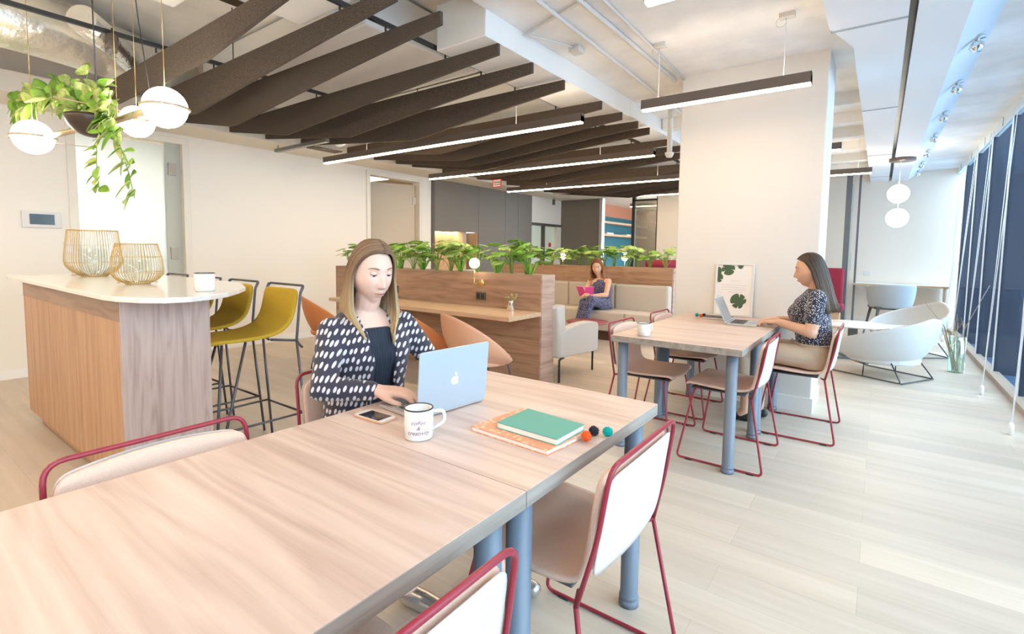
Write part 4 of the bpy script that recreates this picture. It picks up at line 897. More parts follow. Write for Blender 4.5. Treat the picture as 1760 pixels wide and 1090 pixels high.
pom(-1.225, 4.33, .757, .0165, pt, 'green pom pom on the pillar table, leftmost of three', 4, 'pom poms'); pom(-1.185, 4.30, .757, .0165, po, 'orange pom pom on the pillar table, in the middle', 5, 'pom poms'); pom(-1.175, 4.355, .757, .0165, pk, 'black pom pom on the pillar table, at the dark notebook', 6, 'pom poms')
book([(-1.16, 4.25), (-.95, 4.25), (-.95, 4.40), (-1.16, 4.40)], .74, .016, mat('black notebook cover', (.035, .035, .035), .5), paper, 'black notebook behind the laptop on the pillar table')
ph = empty('smartphone', 'white and gold smartphone lying beside the mug', 'phone', (-1.268, .997, .74), math.radians(2)); 
def rrect(w_, h_, r_): return [(p.x, p.y) for p in fillet([(-w_, -h_, 0), (w_, -h_, 0), (w_, h_, 0), (-w_, h_, 0)], r_, True)]
b = MB(); b.prism(rrect(.067, .034, .01), 0, .007); b.build('case', mat('gold bumper', (.70, .42, .28), .35, metal=.4), ph, bev=.002)
b = MB(); b.prism(rrect(.064, .031, .009), .007, .0078); b.build('front', enamel, ph); b = MB(); b.prism(rrect(.048, .028, .001), .0078, .0081); b.build('screen', scr, ph)
# poster leaning on the pillar
pt_ = empty('framed_poster', 'white framed botanical print leaning on the pillar at the table end', 'poster', (-1.0, 4.585, .742)); 
b = MB(); W_, H_ = .155, .455
for lo, hi in (((-W_, -.01, 0), (W_, .008, .014)), ((-W_, -.01, H_-.014), (W_, .008, H_)), ((-W_, -.01, .014), (-W_+.014, .008, H_-.014)), ((W_-.014, -.01, .014), (W_, .008, H_-.014))): b.box(lo, hi)
b.build('frame', enamel, pt_, bev=.001); b = MB(); b.box((-W_+.012, -.002, .012), (W_-.012, .006, H_-.012)); b.build('print', mat('print white', (.88, .85, .83), .6), pt_)
grn = mat('printed leaf green', (.07, .13, .06), .6)
def printed(cx, cz, L, rot, clip=True, n_=None):
    ps = []
    for u, v in MO[:-1]:
        x = cx+L*(u*math.cos(rot)-v*math.sin(rot)); z = cz+L*(u*math.sin(rot)+v*math.cos(rot))
        ps.append((min(W_-.016, max(-W_+.016, x)), min(H_-.016, max(.016, z))))
    b = MB(); b.prism(ps, .0022, .0028, Matrix(((1, 0, 0, 0), (0, 0, -1, 0), (0, 1, 0, 0), (0, 0, 0, 1)))); b.build('printed_leaf', grn, pt_)
printed(-.06, .44, .11, PI+.2); printed(.075, .11, .13, 1.0); printed(-.16, .31, .09, -.9); printed(-.17, .38, .08, -1.3); printed(.045, .45, .05, PI)
b = MB()
for z, a, c in ((.30, -.03, .05), (.265, -.10, .10), (.245, -.10, .09), (.225, -.10, .10), (.205, -.05, .06)): b.box((a, -.0028, z), (c, -.0022, z+.004))
b.build('text_lines', mat('faint print', (.72, .66, .68), .6), pt_)
pt_.rotation_euler = (-.05, 0, 0)
# ================================================================ PEOPLE
skin1 = mat('fair skin', (.76, .50, .40), .5, noise=.04, nscale=12); skin2 = mat('light tan skin', (.70, .42, .29), .5, noise=.04, nscale=12)
lipm = mat('lip rose', (.66, .30, .26), .45); browm = mat('brow brown', (.20, .12, .07), .8); eyew = mat('eye white', (.82, .80, .78), .25); irism = mat('iris', (.07, .085, .08), .2); lashm = mat('lash', (.05, .03, .025), .8)
def smooth_blob(b, vox, it=6, fac=.6):
    """fuse overlapping closed shapes of an MB into one continuous surface, returned as a bmesh"""
    me = bpy.data.meshes.new('tmp'); b.bm.to_mesh(me); b.bm.free(); o = bpy.data.objects.new('tmp', me); COL.objects.link(o)
    m = o.modifiers.new('r', 'REMESH'); m.mode = 'VOXEL'; m.voxel_size = vox; m.adaptivity = 0
    m = o.modifiers.new('s', 'SMOOTH'); m.factor = fac; m.iterations = it
    dg = bpy.context.evaluated_depsgraph_get(); dg.update(); me2 = bpy.data.meshes.new_from_object(o.evaluated_get(dg))
    bpy.data.objects.remove(o); bpy.data.meshes.remove(me); r = bmesh.new(); r.from_mesh(me2); bpy.data.meshes.remove(me2)
    for f in r.faces: f.material_index = 0; f.smooth = True
    return r
def limb(b, pts):
    """pts: (point, radius) chain of tapered capsules"""
    P = [Vector(p) for p, r in pts]; R = [r for p, r in pts]; n = len(P); ps, rs = [], []
    for i in range(n-1):
        for k in range(6):
            t = k/6; ps.append(P[i].lerp(P[i+1], t)); rs.append(R[i]+(R[i+1]-R[i])*t)
    ps.append(P[-1]); rs.append(R[-1]); b.ring_sweep(ps, rs, 14)
    for i in range(n): b.ball(P[i], R[i]*1.0, 14)
def loft(b, secs, n=28, pw=2.3):
    """secs: (centre, half width x, half depth y, tilt about x) super-ellipse slices, closed at the ends"""
    rows = []
    for c, hx, hy, tl in secs:
        c = Vector(c); row = []
        for j in range(n):
            a = 2*PI*j/n; ca, sa = math.cos(a), math.sin(a)
            x = math.copysign(abs(ca)**(2/pw), ca)*hx; y = math.copysign(abs(sa)**(2/pw), sa)*hy
            row.append(b.bm.verts.new(c+Vector((x, y*math.cos(tl), y*math.sin(tl)))))
        rows.append(row)
    fs = []
    for A, B in zip(rows, rows[1:]):
        for j in range(n): fs.append(b.bm.faces.new((A[j], A[(j+1) % n], B[(j+1) % n], B[j])))
    fs.append(b.bm.faces.new(rows[0][::-1])); fs.append(b.bm.faces.new(rows[-1])); b._fin(fs, True)
def sm(a, b_, x): t = max(0, min(1, (x-a)/(b_-a))); return t*t*(3-2*t)
def gs(u, s): return math.exp(-(u/s)**2)
def head_geo(b, mx, nose=1.0):
    """head in its own frame: face towards +y, crown up; centre between the ears; height .235"""
    nu, nv = 96, 72; rows = []
    for i in range(1, nv):
        ph = PI*i/nv; row = []
        for j in range(nu):
            th = 2*PI*j/nu; dx, dy, dz = math.sin(ph)*math.sin(th), math.sin(ph)*math.cos(th), math.cos(ph)
            x, y, z = .0765*dx, .094*dy, .118*dz
            f = max(0, dy)
            low = sm(.1, -1, dz)
            x *= 1-.33*low*low-.05*sm(0, 1, f)*low
            if dy < 0: y *= 1-.50*sm(.1, -.9, dz)
            else: y += .004*low; y *= 1-.05*sm(.35, 1, dz)
            if dy > 0:
                ax = abs(x)
                flat = sm(.2, .9, dy)
                y -= .006*flat*gs(z+.01, .06)
                y += nose*.0235*gs(x, .0095+.004*sm(.0, -.035, z))*(sm(.022, -.030, z))*sm(-.047, -.036, z)
                y += .006*gs(ax-.0125, .006)*gs(z+.033, .008)
                y -= .0105*gs(ax-.031, .015)*gs(z-.012, .012)
                y += .0035*gs(ax-.028, .022)*gs(z-.034, .010)
                y += .0055*gs(x, .024)*gs(z+.058, .007)+.0055*gs(x, .020)*gs(z+.071, .007)-.003*gs(x, .024)*gs(z+.0645, .003)
                y -= .003*gs(x, .02)*gs(z+.083, .006); y += .006*gs(x, .020)*gs(z+.100, .014)
                y += .004*gs(ax-.042, .018)*gs(z+.022, .022)
            row.append(b.bm.verts.new(mx @ Vector((x, y, z))))
        rows.append(row)
    top = b.bm.verts.new(mx @ Vector((0, 0, .118))); bot = b.bm.verts.new(mx @ Vector((0, .012, -.118))); fs = []
    for A, B in zip(rows, rows[1:]):
        for j in range(nu): fs.append(b.bm.faces.new((A[j], A[(j+1) % nu], B[(j+1) % nu], B[j])))
    for j in range(nu): fs.append(b.bm.faces.new((top, rows[0][(j+1) % nu], rows[0][j]))); fs.append(b.bm.faces.new((bot, rows[-1][j], rows[-1][(j+1) % nu])))
    b._fin(fs, True)
    for s in (-1, 1):   # ears
        b.ring_sweep([mx @ Vector((s*(.070+.006*math.sin(a)), -.008+.014*math.cos(a)-.004, -.008+.027*math.sin(a))) for a in np.linspace(0, 2*PI, 17)[:-1]], .0042, 6, closed=True)
        b.ball(mx @ Vector((s*.070, -.008, -.010)), .011, 10)
def face_parts(b, mx, down=.5, look=0.0, eyes=True):
    """eyes, lids, brows and lips laid on the face; material slots 0 skin 1 lips 2 brow 3 white 4 iris 5 lash"""
    def P(x, y, z): return mx @ Vector((x, y, z))
    for s in (-1, 1):
        c = Vector((s*.0305, .0685, .0115)); R = .0125
        b.mi = 3; b.ball(mx @ c, R, 20)
        b.mi = 4; d = Vector((look*.4, 1, -.35-.25*down)).normalized(); b.ball(mx @ (c+d*.0052), .0085, 14)
        # upper lid: part of a slightly bigger sphere; lower lid likewise
        b.mi = 0
        cut = .25-1.15*down
        G = []
        for i in range(9):
            el = cut+(PI/2-cut)*i/8; row = []
            for j in range(13):
                az = -1.45+2.9*j/12; row.append(P(c.x+(R+.0014)*math.cos(el)*math.sin(az), c.y+(R+.0014)*math.cos(el)*math.cos(az), c.z+(R+.0014)*math.sin(el)))
            G.append(row)
        b.grid(G)
        G = []
        for i in range(6):
            el = -PI/2+(PI/2-.62)*i/5; row = []
            for j in range(13):
                az = -1.45+2.9*j/12; row.append(P(c.x+(R+.001)*math.cos(el)*math.sin(az), c.y+(R+.001)*math.cos(el)*math.cos(az), c.z+(R+.001)*math.sin(el)))
            G.append(row)
        b.grid(G)
        b.mi = 5; b.ring_sweep([P(c.x+(R+.0022)*math.cos(cut)*math.sin(a), c.y+(R+.0022)*math.cos(cut)*math.cos(a), c.z+(R+.0022)*math.sin(cut)-.0008+.0012*abs(a)**2*.3) for a in np.linspace(-1.35, 1.35, 11)], [.0004]+[.0011]*9+[.0004], 6)
        b.mi = 2; pts = [(s*.0135, .0845, .0300), (s*.022, .0855, .0335), (s*.033, .0820, .0360), (s*.044, .0735, .0345), (s*.051, .0645, .0300)]
        b.ring_sweep([P(*p) for p in pts], [.0022, .0028, .0026, .002, .0006], 8, flat=.8)
    b.mi = 1
    up = [(-.0215, .0770, -.0640), (-.013, .0850, -.0610), (-.005, .0888, -.0595), (0, .0886, -.0602), (.005, .0888, -.0595), (.013, .0850, -.0610), (.0215, .0770, -.0640)]
    lo = [(-.0200, .0770, -.0650), (-.011, .0848, -.0682), (0, .0872, -.0692), (.011, .0848, -.0682), (.0200, .0770, -.0650)]
    b.ring_sweep([P(*p) for p in up], [.0004, .0015, .0019, .0017, .0019, .0015, .0004], 8); b.ring_sweep([P(*p) for p in lo], [.0004, .0019, .0024, .0019, .0004], 8)
    b.mi = 5; b.ring_sweep([P(x, y, -.0645) for x, y in ((-.021, .0775), (-.010, .0868), (0, .0898), (.010, .0868), (.021, .0775))], [.0003, .0007, .0008, .0007, .0003], 5)
def hand(b, wrist, fwd, side, up, curl=.5, s=1.0, thumb=1):
    """palm, four bent fingers of different length and a thumb leaving the side of the palm; up = back of the hand"""
    f = Vector(fwd).normalized(); up = Vector(up); sd = f.cross(up).normalized()*side; up = sd.cross(f).normalized()
    if up.dot(Vector((0, 0, 1))) < 0: up = -up
    w_ = Vector(wrist)
    def Q(a, c, u): return w_+(f*a+sd*c+up*u)*s
    for c0_, c1_ in ((-.028, -.030), (-.010, -.010), (.010, .010), (.024, .028)):
        limb(b, [(Q(.0, c0_*.55, 0), .0175*s), (Q(.045, c0_, .002), .0135*s), (Q(.085, c1_, .001), .0105*s)])
    for k, (c, L) in enumerate(((.029, .068), (.010, .076), (-.010, .071), (-.029, .055))):
        a1, a2, a3 = curl*.45, curl*1.2, curl*1.9; p = Vector((.086-.005*abs(k-1), c, .002)); pts = [(Q(*p), .0095*s)]
        for ln, an, r_ in ((.42, a1, .0088), (.32, a2, .0080), (.26, a3, .0070)):
            p = p+Vector((L*ln*math.cos(an), .05*c*ln*4, -L*ln*math.sin(an))); pts.append((Q(*p), r_*s))
        limb(b, pts)
    limb(b, [(Q(.012, .022, -.004), .0145*s), (Q(.042, .045, -.012), .0115*s), (Q(.066, .054, -.018), .0095*s), (Q(.088, .052, -.022), .008*s)])
def person(name, label, loc, rz, head, neck, arms, hands, feet, torso, skin, vox=.004, eyes=(.5, 0)):
    b = MB(); hm = head
    head_geo(b, hm)
    limb(b, neck); loft(b, torso)
    for a in arms: limb(b, a)
    for h_ in hands: hand(b, *h_[0], **h_[1])
    for f_ in feet: limb(b, f_)
    r = smooth_blob(b, vox, 3, .5)
    # keep the face crisp: features laid over the fused skin
    q = MB(); q.bm.free(); q.bm = r; q.mats = [skin, lipm, browm, eyew, irism, lashm]; face_parts(q, hm, *eyes)
    o = q.build(name, None, None, fixn=False); o.location = loc; o.rotation_euler = (0, 0, rz); return tag(o, label, 'person')
def hair_strands(o, mx, A, tipz, front, cols, seed=1, n=340, part=.012, wave=.0, vol=1.0, r_=.0042, back=0.0, bottom_in=0.0, curl=0.0, A2=None):
    A2 = A2 or A
    rg = random.Random(seed); h = MB(); h.mats = list(cols)
    # under-cap so no scalp shows
    G = []
    for i in range(33):
        az = (-A+(A+A2)*i/32)*.97; row = []; lo_ = .60*(1-(abs(az)/(A if az < 0 else A2))**3)-.12
        for j in range(15):
            el = PI/2-(PI/2+lo_)*j/14
            ex = 1.05*vol; x = .0735*ex*math.cos(el)*math.sin(az); y = -.094*ex*math.cos(el)*math.cos(az); z = .118*1.06*math.sin(el)
            row.append(mx @ Vector((x, y, z)))
        G.append(row)
    h.mi = 0; h.grid(G)
    G = []
    for i in range(33):
        az = -PI+2*PI*i/32; fr_ = sm(1.2, PI, abs(az)); row = []
        for j in range(8):
            el = PI/2-(PI/2-(.45+.45*fr_))*j/7; row.append(mx @ Vector((.0765*1.04*vol*math.cos(el)*math.sin(az), -.094*1.03*vol*math.cos(el)*math.cos(az), .118*1.045*math.sin(el))))
        G.append(row)
    h.grid(G)
    for k in range(n):
        lay = rg.random(); az = -A+2*A*(k+rg.random())/n; s = 1 if az > 0 else -1; aa = abs(az)/A
        if s > 0: az *= A2/A
        e = vol*(1.07+.10*lay)
        fr = max(0, aa)**1.3
        py_ = -.060+.132*fr; p0 = Vector((part+rg.uniform(-.002, .002)+s*.001, py_, .118*1.05*math.sqrt(max(0, 1-(py_/.1)**2))+.003+.004*lay))
        sx, sy = math.sin(az), -math.cos(az)
        S = Vector((.0735*e*1.02*sx, .094*e*sy, -.015))
        if aa > .8: S = Vector((S.x*1.0, S.y*.92, -.01))
        ctl = Vector((S.x*.90, (S.y*.6+py_*.4), p0.z*.92+.012)); P = []
        for i in range(9):
            t = i/8; P.append(p0*(1-t)**2+ctl*2*t*(1-t)+S*t*t)
        tip = tipz+rg.uniform(-.004, .014)+.008*(1-lay)
        T = Vector((S.x*(1.12-bottom_in)+s*.012*lay, S.y+front*sm(.45, .9, aa)-back*(1-sm(.3, .8, aa)), tip))
        M_ = Vector((S.x*1.10, S.y+.3*(T.y-S.y), (S.z+tip)*.45)); ph = rg.uniform(0, 1)+az*2
        for i in range(1, 11):
            t = i/10; p = S*(1-t)**2+M_*2*t*(1-t)+T*t*t
            cu = curl*sm(.55, 1, t)*sm(.3, .7, aa); p += Vector((math.sin(t*9+ph), math.cos(t*8+ph), 0))*wave*t+Vector((-s*cu*(.6+.6*lay), cu*.35, 0)); P.append(p)
        n_ = len(P); R = [r_*(.55+.45*min(1, i/4))*(1 if i < n_-2 else .6) for i in range(n_)]
        h.mi = rg.choice(range(len(cols))); h.ring_sweep([mx @ p for p in P], R, 5, flat=.55)
    q = h.build('hair', None, o, fixn=False); return q
def cloth(b, vox, name, m, parent, it=10, keep=None, thick=.004):
    r = smooth_blob(b, vox, it, .6)
    if keep: bmesh.ops.delete(r, geom=[f for f in r.faces if not keep(f.calc_center_median())], context='FACES')
    q = MB(); q.bm.free(); q.bm = r; return q.build(name, m, parent, solid=thick if keep else 0, off=-1, fixn=False)
def hmat(loc, yaw=0, pitch=0, roll=0): return Matrix.Translation(loc) @ Euler((pitch, roll, yaw), 'XYZ').to_matrix().to_4x4() if 0 else Matrix.Translation(loc) @ Matrix.Rotation(yaw, 4, 'Z') @ Matrix.Rotation(pitch, 4, 'X') @ Matrix.Rotation(roll, 4, 'Y')
def W2L(p, loc, rz):
    v = Vector(p)-Vector(loc); c, s = math.cos(-rz), math.sin(-rz); return Vector((v.x*c-v.y*s, v.x*s+v.y*c, v.z))
def hairmat(name, ctop, cbot, z0, z1):
    """strand colour running from root colour to tip colour"""
    m, t, b = nt(name); n, l = t.nodes, t.links; tc = n.new('ShaderNodeTexCoord'); sx = n.new('ShaderNodeSeparateXYZ'); l.new(tc.outputs['Object'], sx.inputs[0])
    mr = n.new('ShaderNodeMapRange'); mr.inputs[1].default_value = z0; mr.inputs[2].default_value = z1; l.new(sx.outputs['Z'], mr.inputs[0])
    r = n.new('ShaderNodeValToRGB'); r.color_ramp.elements[0].color = (*cbot, 1); r.color_ramp.elements[1].color = (*ctop, 1); l.new(mr.outputs[0], r.inputs[0]); l.new(r.outputs[0], b.inputs['Base Color'])
    b.inputs['Roughness'].default_value = .42; return m
# ---------------- the woman in the patterned blazer
wl, wr = (-1.66, 1.25, 0), -PI/2-.16
def l1(*p): return W2L(p, wl, wr)
hm1 = hmat(l1(-1.585, 1.232, 1.186), .02, -.20)
sR, sL = l1(-1.65, 1.10, .965), l1(-1.60, 1.405, .965)
eR, eL = l1(-1.53, .985, .79), l1(-1.53, 1.50, .80); wR_, wL_ = l1(-1.375, 1.10, .785), l1(-1.36, 1.40, .785)
fR, fL = l1(-1.24, 1.19, .775)-wR_, l1(-1.24, 1.33, .775)-wL_
w1 = person('person', 'woman in a navy patterned blazer typing on a laptop at the foreground table', wl, wr, hm1,
  [(l1(-1.655, 1.245, 1.02), .052), (l1(-1.62, 1.24, 1.07), .050), (l1(-1.60, 1.235, 1.12), .052)],
  [[(sR, .05), (eR, .038), (wR_, .024)], [(sL, .05), (eL, .038), (wL_, .024)]],
  [((wR_, fR, 1, (0, 0, 1)), dict(curl=.55, side=-1) if 0 else dict(curl=.55)), ((wL_, fL, -1, (0, 0, 1)), dict(curl=.55))],
  [[(l1(-1.36, 1.16, .16), .035), (l1(-1.30, 1.165, .07), .035)], [(l1(-1.16, 1.42, .16), .035), (l1(-1.10, 1.44, .07), .035)]],
  [((0, 0, .50), .15, .11, 0), ((0, .01, .62), .125, .09, 0), ((0, .02, .75), .125, .09, 0), ((0, .035, .86), .145, .10, 0), ((0, .03, .96), .15, .085, 0), ((0, .02, 1.01), .11, .065, 0), ((0, .015, 1.045), .055, .05, 0)], skin1, .004, (.24, .1))
topm = mat('dark navy ribbed knit', (.022, .032, .055), .85)
_t = topm.node_tree; _tc = _t.nodes.new('ShaderNodeTexCoord'); _wv = _t.nodes.new('ShaderNodeTexWave'); _wv.inputs['Scale'].default_value = 28; _wv.bands_direction = 'X'; _bp = _t.nodes.new('ShaderNodeBump'); _bp.inputs['Strength'].default_value = .8; _bp.inputs['Distance'].default_value = .004
_t.links.new(_tc.outputs['Object'], _wv.inputs['Vector']); _t.links.new(_wv.outputs['Fac'], _bp.inputs['Height']); _t.links.new(_bp.outputs[0], _t.nodes['Principled BSDF'].inputs['Normal'])
b = MB(); loft(b, [((0, .0, .52), .158, .118, 0), ((0, .01, .62), .134, .099, 0), ((0, .02, .75), .134, .10, 0), ((0, .037, .86), .152, .113, 0), ((0, .038, .92), .150, .110, 0), ((0, .034, .955), .10, .100, 0), ((0, .034, .975), .075, .092, 0)])
b.ball((-.065, .10, .865), .058, 16); b.ball((.065, .10, .865), .058, 16); cloth(b, .007, 'knit_top', topm, w1, 6)
blm = spots('navy blazer with pale petal print', (.032, .030, .055), (.68, .64, .68), 44, .27, (1, 1, 1), rnd=.3)
_t = blm.node_tree; _v = [n for n in _t.nodes if n.type == 'TEX_VORONOI'][0]; _v.voronoi_dimensions = '2D'; _tc = [n for n in _t.nodes if n.type == 'TEX_COORD'][0]
_sx = _t.nodes.new('ShaderNodeSeparateXYZ'); _t.links.new(_tc.outputs['Object'], _sx.inputs[0]); _m1 = _t.nodes.new('ShaderNodeMath'); _m1.operation = 'MULTIPLY_ADD'; _m1.inputs[1].default_value = -.75; _t.links.new(_sx.outputs['Y'], _m1.inputs[0]); _t.links.new(_sx.outputs['X'], _m1.inputs[2])
_m0 = _t.nodes.new('ShaderNodeMath'); _m0.operation = 'MULTIPLY_ADD'; _m0.inputs[1].default_value = .36; _t.links.new(_sx.outputs['Z'], _m0.inputs[0]); _t.links.new(_m1.outputs[0], _m0.inputs[2]); _m1 = _m0
_m2 = _t.nodes.new('ShaderNodeMath'); _m2.operation = 'MULTIPLY'; _m2.inputs[1].default_value = .66; _t.links.new(_sx.outputs['Z'], _m2.inputs[0]); _cx = _t.nodes.new('ShaderNodeCombineXYZ'); _t.links.new(_m1.outputs[0], _cx.inputs[0]); _t.links.new(_m2.outputs[0], _cx.inputs[1]); _t.links.new(_cx.outputs[0], _v.inputs['Vector'])
def sleeve(b, S, E_, W_, r0_, r1, r2): limb(b, [(S, r0_), (E_, r1), (W_, r2)])
b = MB(); loft(b, [((0, -.0, .50), .185, .140, 0), ((0, .005, .62), .160, .122, 0), ((0, .015, .75), .160, .125, 0), ((0, .030, .86), .175, .133, 0), ((0, .030, .94), .172, .115, 0), ((0, .015, .99), .145, .09, 0), ((0, .0, 1.035), .080, .066, 0)])
sleeve(b, sR, eR, wR_*.86+eR*.14, .055, .046, .035); sleeve(b, sL, eL, wL_*.86+eL*.14, .055, .046, .035)
b.ball((-.07, .095, .86), .066, 16); b.ball((.07, .095, .86), .066, 16)
def keep1(c):
    if c.y > .03 and c.z < 1.06 and abs(c.x+.005) < .052+.025*sm(.8, .6, c.z)+.006*sm(.9, 1.0, c.z) and c.z > .5: return False
    if c.z > .985 and math.hypot(c.x, c.y-.02) < .066: return False
    return True
bz = cloth(b, .0075, 'blazer', blm, w1, 8, keep1, .005)
for s in (-1, 1):   # lapel edge
    b = MB(); pts = [(s*.062, -.005, 1.045), (s*.070, .075, .99), (s*.062, .128, .93), (s*.054, .165, .86), (s*.056, .145, .78), (s*.066, .142, .66)]
    b.ring_sweep(fillet([(p[0]-.012, p[1]-.008, p[2]) for p in pts], .05), .010, 8, flat=.5); b.build('lapel', blm, w1)
b = MB(); limb(b, [((.085, -.02, .52), .085), (l1(-1.25, 1.13, .53), .062), (l1(-1.37, 1.16, .16), .042)]); limb(b, [((-.085, -.02, .52), .085), (l1(-1.20, 1.36, .53), .062), (l1(-1.17, 1.42, .16), .042)])
cloth(b, .012, 'trousers', mat('dark trouser cloth', (.03, .03, .04), .8), w1, 5)
silver = mat('silver shoe leather', (.62, .60, .58), .25, metal=.8)
for p, q_ in (((-1.31, 1.165), (-1.15, 1.19)), ((-1.12, 1.44), (-.965, 1.475))):
    b = MB(); a, c = l1(*p, .04), l1(*q_, .03); limb(b, [(a, .036), (a.lerp(c, .5), .037), (c, .028)]); r = smooth_blob(b, .006, 4)
    for v in r.verts: v.co.z = max(v.co.z, .003)
    q = MB(); q.bm.free(); q.bm = r; q.build('shoe', silver, w1, fixn=False)
hz0, hz1 = .93, 1.22
hc = [hairmat('hair brown to blonde a', (.15, .075, .038), (.70, .50, .26), hz0, hz1), hairmat('hair brown to blonde b', (.25, .14, .07), (.72, .54, .30), hz0, hz1), hairmat('hair brown to blonde c', (.30, .17, .09), (.52, .35, .18), hz0, hz1), hairmat('hair brown to blonde d', (.12, .065, .035), (.66, .50, .28), hz0, hz1)]
hair_strands(w1, hm1, 2.12, -.25, .075, hc, 4, 1050, part=-.012, vol=1.03, r_=.0034, back=.015, curl=.048, A2=1.78)
for s in (-1, 1):
    b = MB(); b.ball(hm1 @ Vector((s*.077, -.002, -.036)), .0045, 10); b.build('earring', mat('silver', (.75, .74, .72), .15, metal=1), w1)
# ---------------- the woman in the dotted blouse, in profile
vl_, vr_ = (-.385, 4.18, 0), PI/2
def l3(*p): return W2L(p, vl_, vr_)
hm3 = hmat(l3(-.40, 4.17, 1.165), 0, -.17)
nL, nR = l3(-.33, 4.00, .985), l3(-.35, 4.35, .985); qL, qR = l3(-.355, 3.97, .745), l3(-.42, 4.40, .76); vL, vR = l3(-.575, 4.075, .785), l3(-.60, 4.25, .785)
w3 = person('person', 'dark haired woman in a dotted navy blouse typing at the pillar table', vl_, vr_, hm3,
  [(l3(-.325, 4.175, 1.01), .050), (l3(-.35, 4.175, 1.06), .048), (l3(-.375, 4.17, 1.11), .050)],
  [[(nL, .048), (qL, .043), (vL, .027)], [(nR, .048), (qR, .043), (vR, .027)]],
  [((vL, l3(-.71, 4.10, .775)-vL, 1, (0, 0, 1)), dict(curl=.5)), ((vR, l3(-.73, 4.20, .775)-vR, -1, (0, 0, 1)), dict(curl=.5))],
  [[(l3(-.77, 4.09, .26), .040), (l3(-.775, 4.09, .08), .030), (l3(-.80, 4.09, .045), .032)], [(l3(-.70, 4.27, .26), .040), (l3(-.70, 4.27, .08), .030), (l3(-.73, 4.27, .045), .032)]],
  [((0, -.03, .50), .14, .09, 0), ((0, -.02, .62), .125, .09, 0), ((0, -.01, .75), .125, .09, 0), ((0, .01, .86), .145, .10, 0), ((0, -.01, .96), .15, .085, 0), ((0, -.03, 1.01), .10, .06, 0), ((0, -.03, 1.04), .05, .05, 0)], skin2, .0045, (.36, 0))
for kk in (0,):
    dm = spots('navy blouse with white dots', (.02, .024, .05), (.80, .80, .84), 105, .30, rnd=.8)
b = MB(); loft(b, [((0, -.035, .645), .158, .116, 0), ((0, -.03, .68), .155, .114, 0), ((0, -.02, .75), .152, .122, 0), ((0, .005, .86), .165, .130, 0), ((0, -.01, .95), .168, .110, 0), ((0, -.03, 1.0), .13, .082, 0), ((0, -.035, 1.035), .070, .060, 0)])
b.ball((-.055, .072, .86), .070, 16); b.ball((.055, .072, .86), .070, 16)
limb(b, [(nL, .058), (nL.lerp(qL, .35), .056), (nL.lerp(qL, .62), .058)]); limb(b, [(nR, .058), (nR.lerp(qR, .35), .056), (nR.lerp(qR, .62), .058)]); cloth(b, .008, 'blouse', dm, w3, 8)
bgm = mat('beige trouser cloth', (.62, .50, .37), .85, bump=.2, bscale=25)
b = MB(); loft(b, [((0, -.045, .47), .165, .112, 0), ((0, -.045, .55), .165, .115, 0), ((0, -.035, .62), .152, .108, 0), ((0, -.03, .67), .140, .100, 0)])
kL, kR = l3(-.80, 4.08, .55), l3(-.80, 4.28, .55)
limb(b, [(l3(-.36, 4.09, .545), .088), (l3(-.55, 4.085, .555), .082), (kL, .060), (l3(-.775, 4.09, .24), .054)]); limb(b, [(l3(-.36, 4.27, .545), .088), (l3(-.55, 4.275, .555), .082), (kR, .060), (l3(-.70, 4.27, .24), .054)])
cloth(b, .010, 'trousers', bgm, w3, 5)
b = MB(); b.ring_sweep([Vector((.146*math.cos(a), -.032+.118*math.sin(a), .640)) for a in np.linspace(0, 2*PI, 41)[:-1]], .010, 6, closed=True); b.ring_sweep([Vector((.03+.022*math.cos(a), .10+.012*math.sin(a), .635+.016*math.sin(a))) for a in np.linspace(0, 2*PI, 17)[:-1]], .006, 6, closed=True); b.ring_sweep([Vector((-.02+.022*math.cos(a), .10+.012*math.sin(a), .630+.016*math.sin(a))) for a in np.linspace(0, 2*PI, 17)[:-1]], .006, 6, closed=True); b.ring_sweep([(.005, .10, .63), (.02, .118, .59), (.03, .125, .56)], .006, 6)
b.build('belt', bgm, w3)
for x, y in ((-.80, 4.09), (-.73, 4.27)):
    b = MB(); a, c = l3(x+.06, y, .032), l3(x-.10, y, .024); limb(b, [(a, .031), (a.lerp(c, .5), .032), (c, .022)]); r = smooth_blob(b, .006, 4)
    for v in r.verts: v.co.z = max(.003, v.co.z)
    q = MB(); q.bm.free(); q.bm = r; q.build('shoe', mat('black flat shoe', (.02, .02, .025), .5), w3, fixn=False)
dk = [hairmat('dark hair a', (.045, .028, .020), (.16, .10, .065), .80, 1.2), hairmat('dark hair b', (.07, .045, .032), (.22, .14, .09), .80, 1.2), hairmat('dark hair c', (.03, .02, .016), (.11, .07, .05), .80, 1.2)]
hair_strands(w3, hm3, 1.42, -.31, -.055, dk, 9, 800, part=.0, vol=1.02, r_=.0032, back=.035, wave=.003)
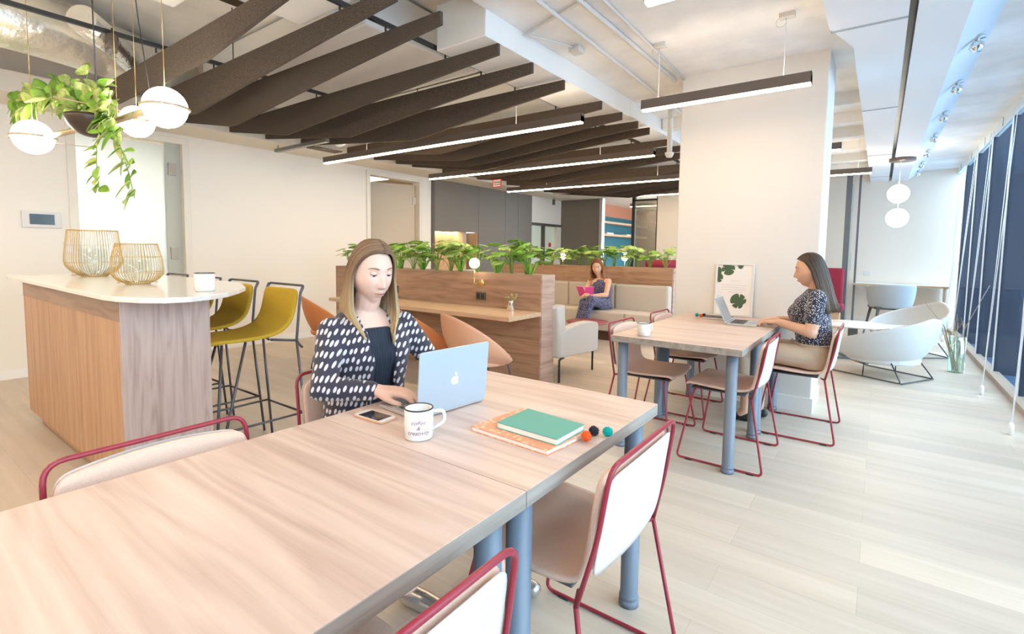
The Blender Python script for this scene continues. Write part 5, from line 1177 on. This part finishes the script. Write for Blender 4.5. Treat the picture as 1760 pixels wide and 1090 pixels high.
# ---------------- the woman reading on the sofa
ul, ur = (-3.36, 6.86, 0), PI+.22
def l2(*p): return W2L(p, ul, ur)
hm2 = hmat(l2(-3.405, 6.79, 1.055), .0, -.22)
w2 = person('person', 'auburn haired woman in a navy patterned jumpsuit reading a pink book on the sofa', ul, ur, hm2,
  [(l2(-3.37, 6.86, .87), .048), (l2(-3.39, 6.83, .93), .046), (l2(-3.40, 6.81, .99), .048)],
  [[(l2(-3.53, 6.84, .85), .044), (l2(-3.57, 6.70, .66), .036), (l2(-3.43, 6.50, .66), .024)], [(l2(-3.22, 6.80, .85), .044), (l2(-3.18, 6.64, .66), .036), (l2(-3.34, 6.47, .645), .024)]],
  [((l2(-3.43, 6.50, .66), l2(-3.38, 6.42, .68)-l2(-3.43, 6.50, .66), 1, (0, 0, 1)), dict(curl=.6)), ((l2(-3.34, 6.47, .645), l2(-3.40, 6.41, .66)-l2(-3.34, 6.47, .645), -1, (0, 0, 1)), dict(curl=.6))],
  [[(l2(-3.47, 6.42, .20), .03), (l2(-3.48, 6.40, .07), .030), (l2(-3.50, 6.30, .04), .028)]],
  [((0, .0, .46), .15, .11, 0), ((0, .01, .56), .12, .09, 0), ((0, .02, .68), .125, .09, 0), ((0, .03, .76), .14, .095, 0), ((0, .03, .84), .14, .08, 0), ((0, .02, .885), .09, .055, 0)], skin2, .006, (.6, 0))
jm = spots('indigo jumpsuit with pale print', (.04, .045, .13), (.42, .42, .58), 85, .30, rnd=.9)
b = MB(); loft(b, [((0, -.02, .44), .17, .13, 0), ((0, .0, .54), .145, .115, 0), ((0, .01, .64), .135, .11, 0), ((0, .03, .75), .148, .115, 0), ((0, .03, .82), .125, .10, 0), ((0, .03, .875), .07, .06, 0)])
limb(b, [(l2(-3.44, 6.80, .50), .09), (l2(-3.42, 6.42, .55), .066), (l2(-3.50, 6.38, .14), .062)]); limb(b, [(l2(-3.28, 6.80, .50), .09), (l2(-3.30, 6.40, .60), .066), (l2(-3.40, 6.36, .22), .062)])
cloth(b, .010, 'jumpsuit', jm, w2, 5)
au = [hairmat('auburn a', (.22, .075, .028), (.42, .18, .07), .85, 1.1), hairmat('auburn b', (.30, .11, .04), (.50, .24, .10), .85, 1.1), hairmat('auburn c', (.16, .05, .02), (.34, .14, .05), .85, 1.1)]
hair_strands(w2, hm2, 1.95, -.20, .035, au, 14, 420, part=.01, vol=1.10, r_=.0046, wave=.008)
for x, y in ((-3.50, 6.36),):
    b = MB(); limb(b, [(l2(x, y, .035), .03), (l2(x-.02, y-.12, .03), .024)]); q = MB(); q.bm.free(); q.bm = smooth_blob(b, .008, 3); q.build('shoe', mat('black flat shoe', (.02, .02, .025), .5), w2, fixn=False)
bk = empty('pink_book', 'open pink covered book held by the woman on the sofa', 'book', (-3.40, 6.40, .71), .22)
pkm = mat('bright pink cover', (.85, .10, .38), .5)
for s in (-1, 1):
    b = MB(); b.box((0, -.003, -.085) if s > 0 else (-.125, -.003, -.085), (.125, .003, .085) if s > 0 else (0, .003, .085)); o = b.build('cover', pkm, bk, bev=.001); o.rotation_euler = (.55, 0, s*.38)
    b = MB(); b.box((.003, .003, -.08) if s > 0 else (-.12, .003, -.08), (.12, .012, .08) if s > 0 else (-.003, .012, .08)); o = b.build('pages', paper, bk); o.rotation_euler = (.55, 0, s*.38)
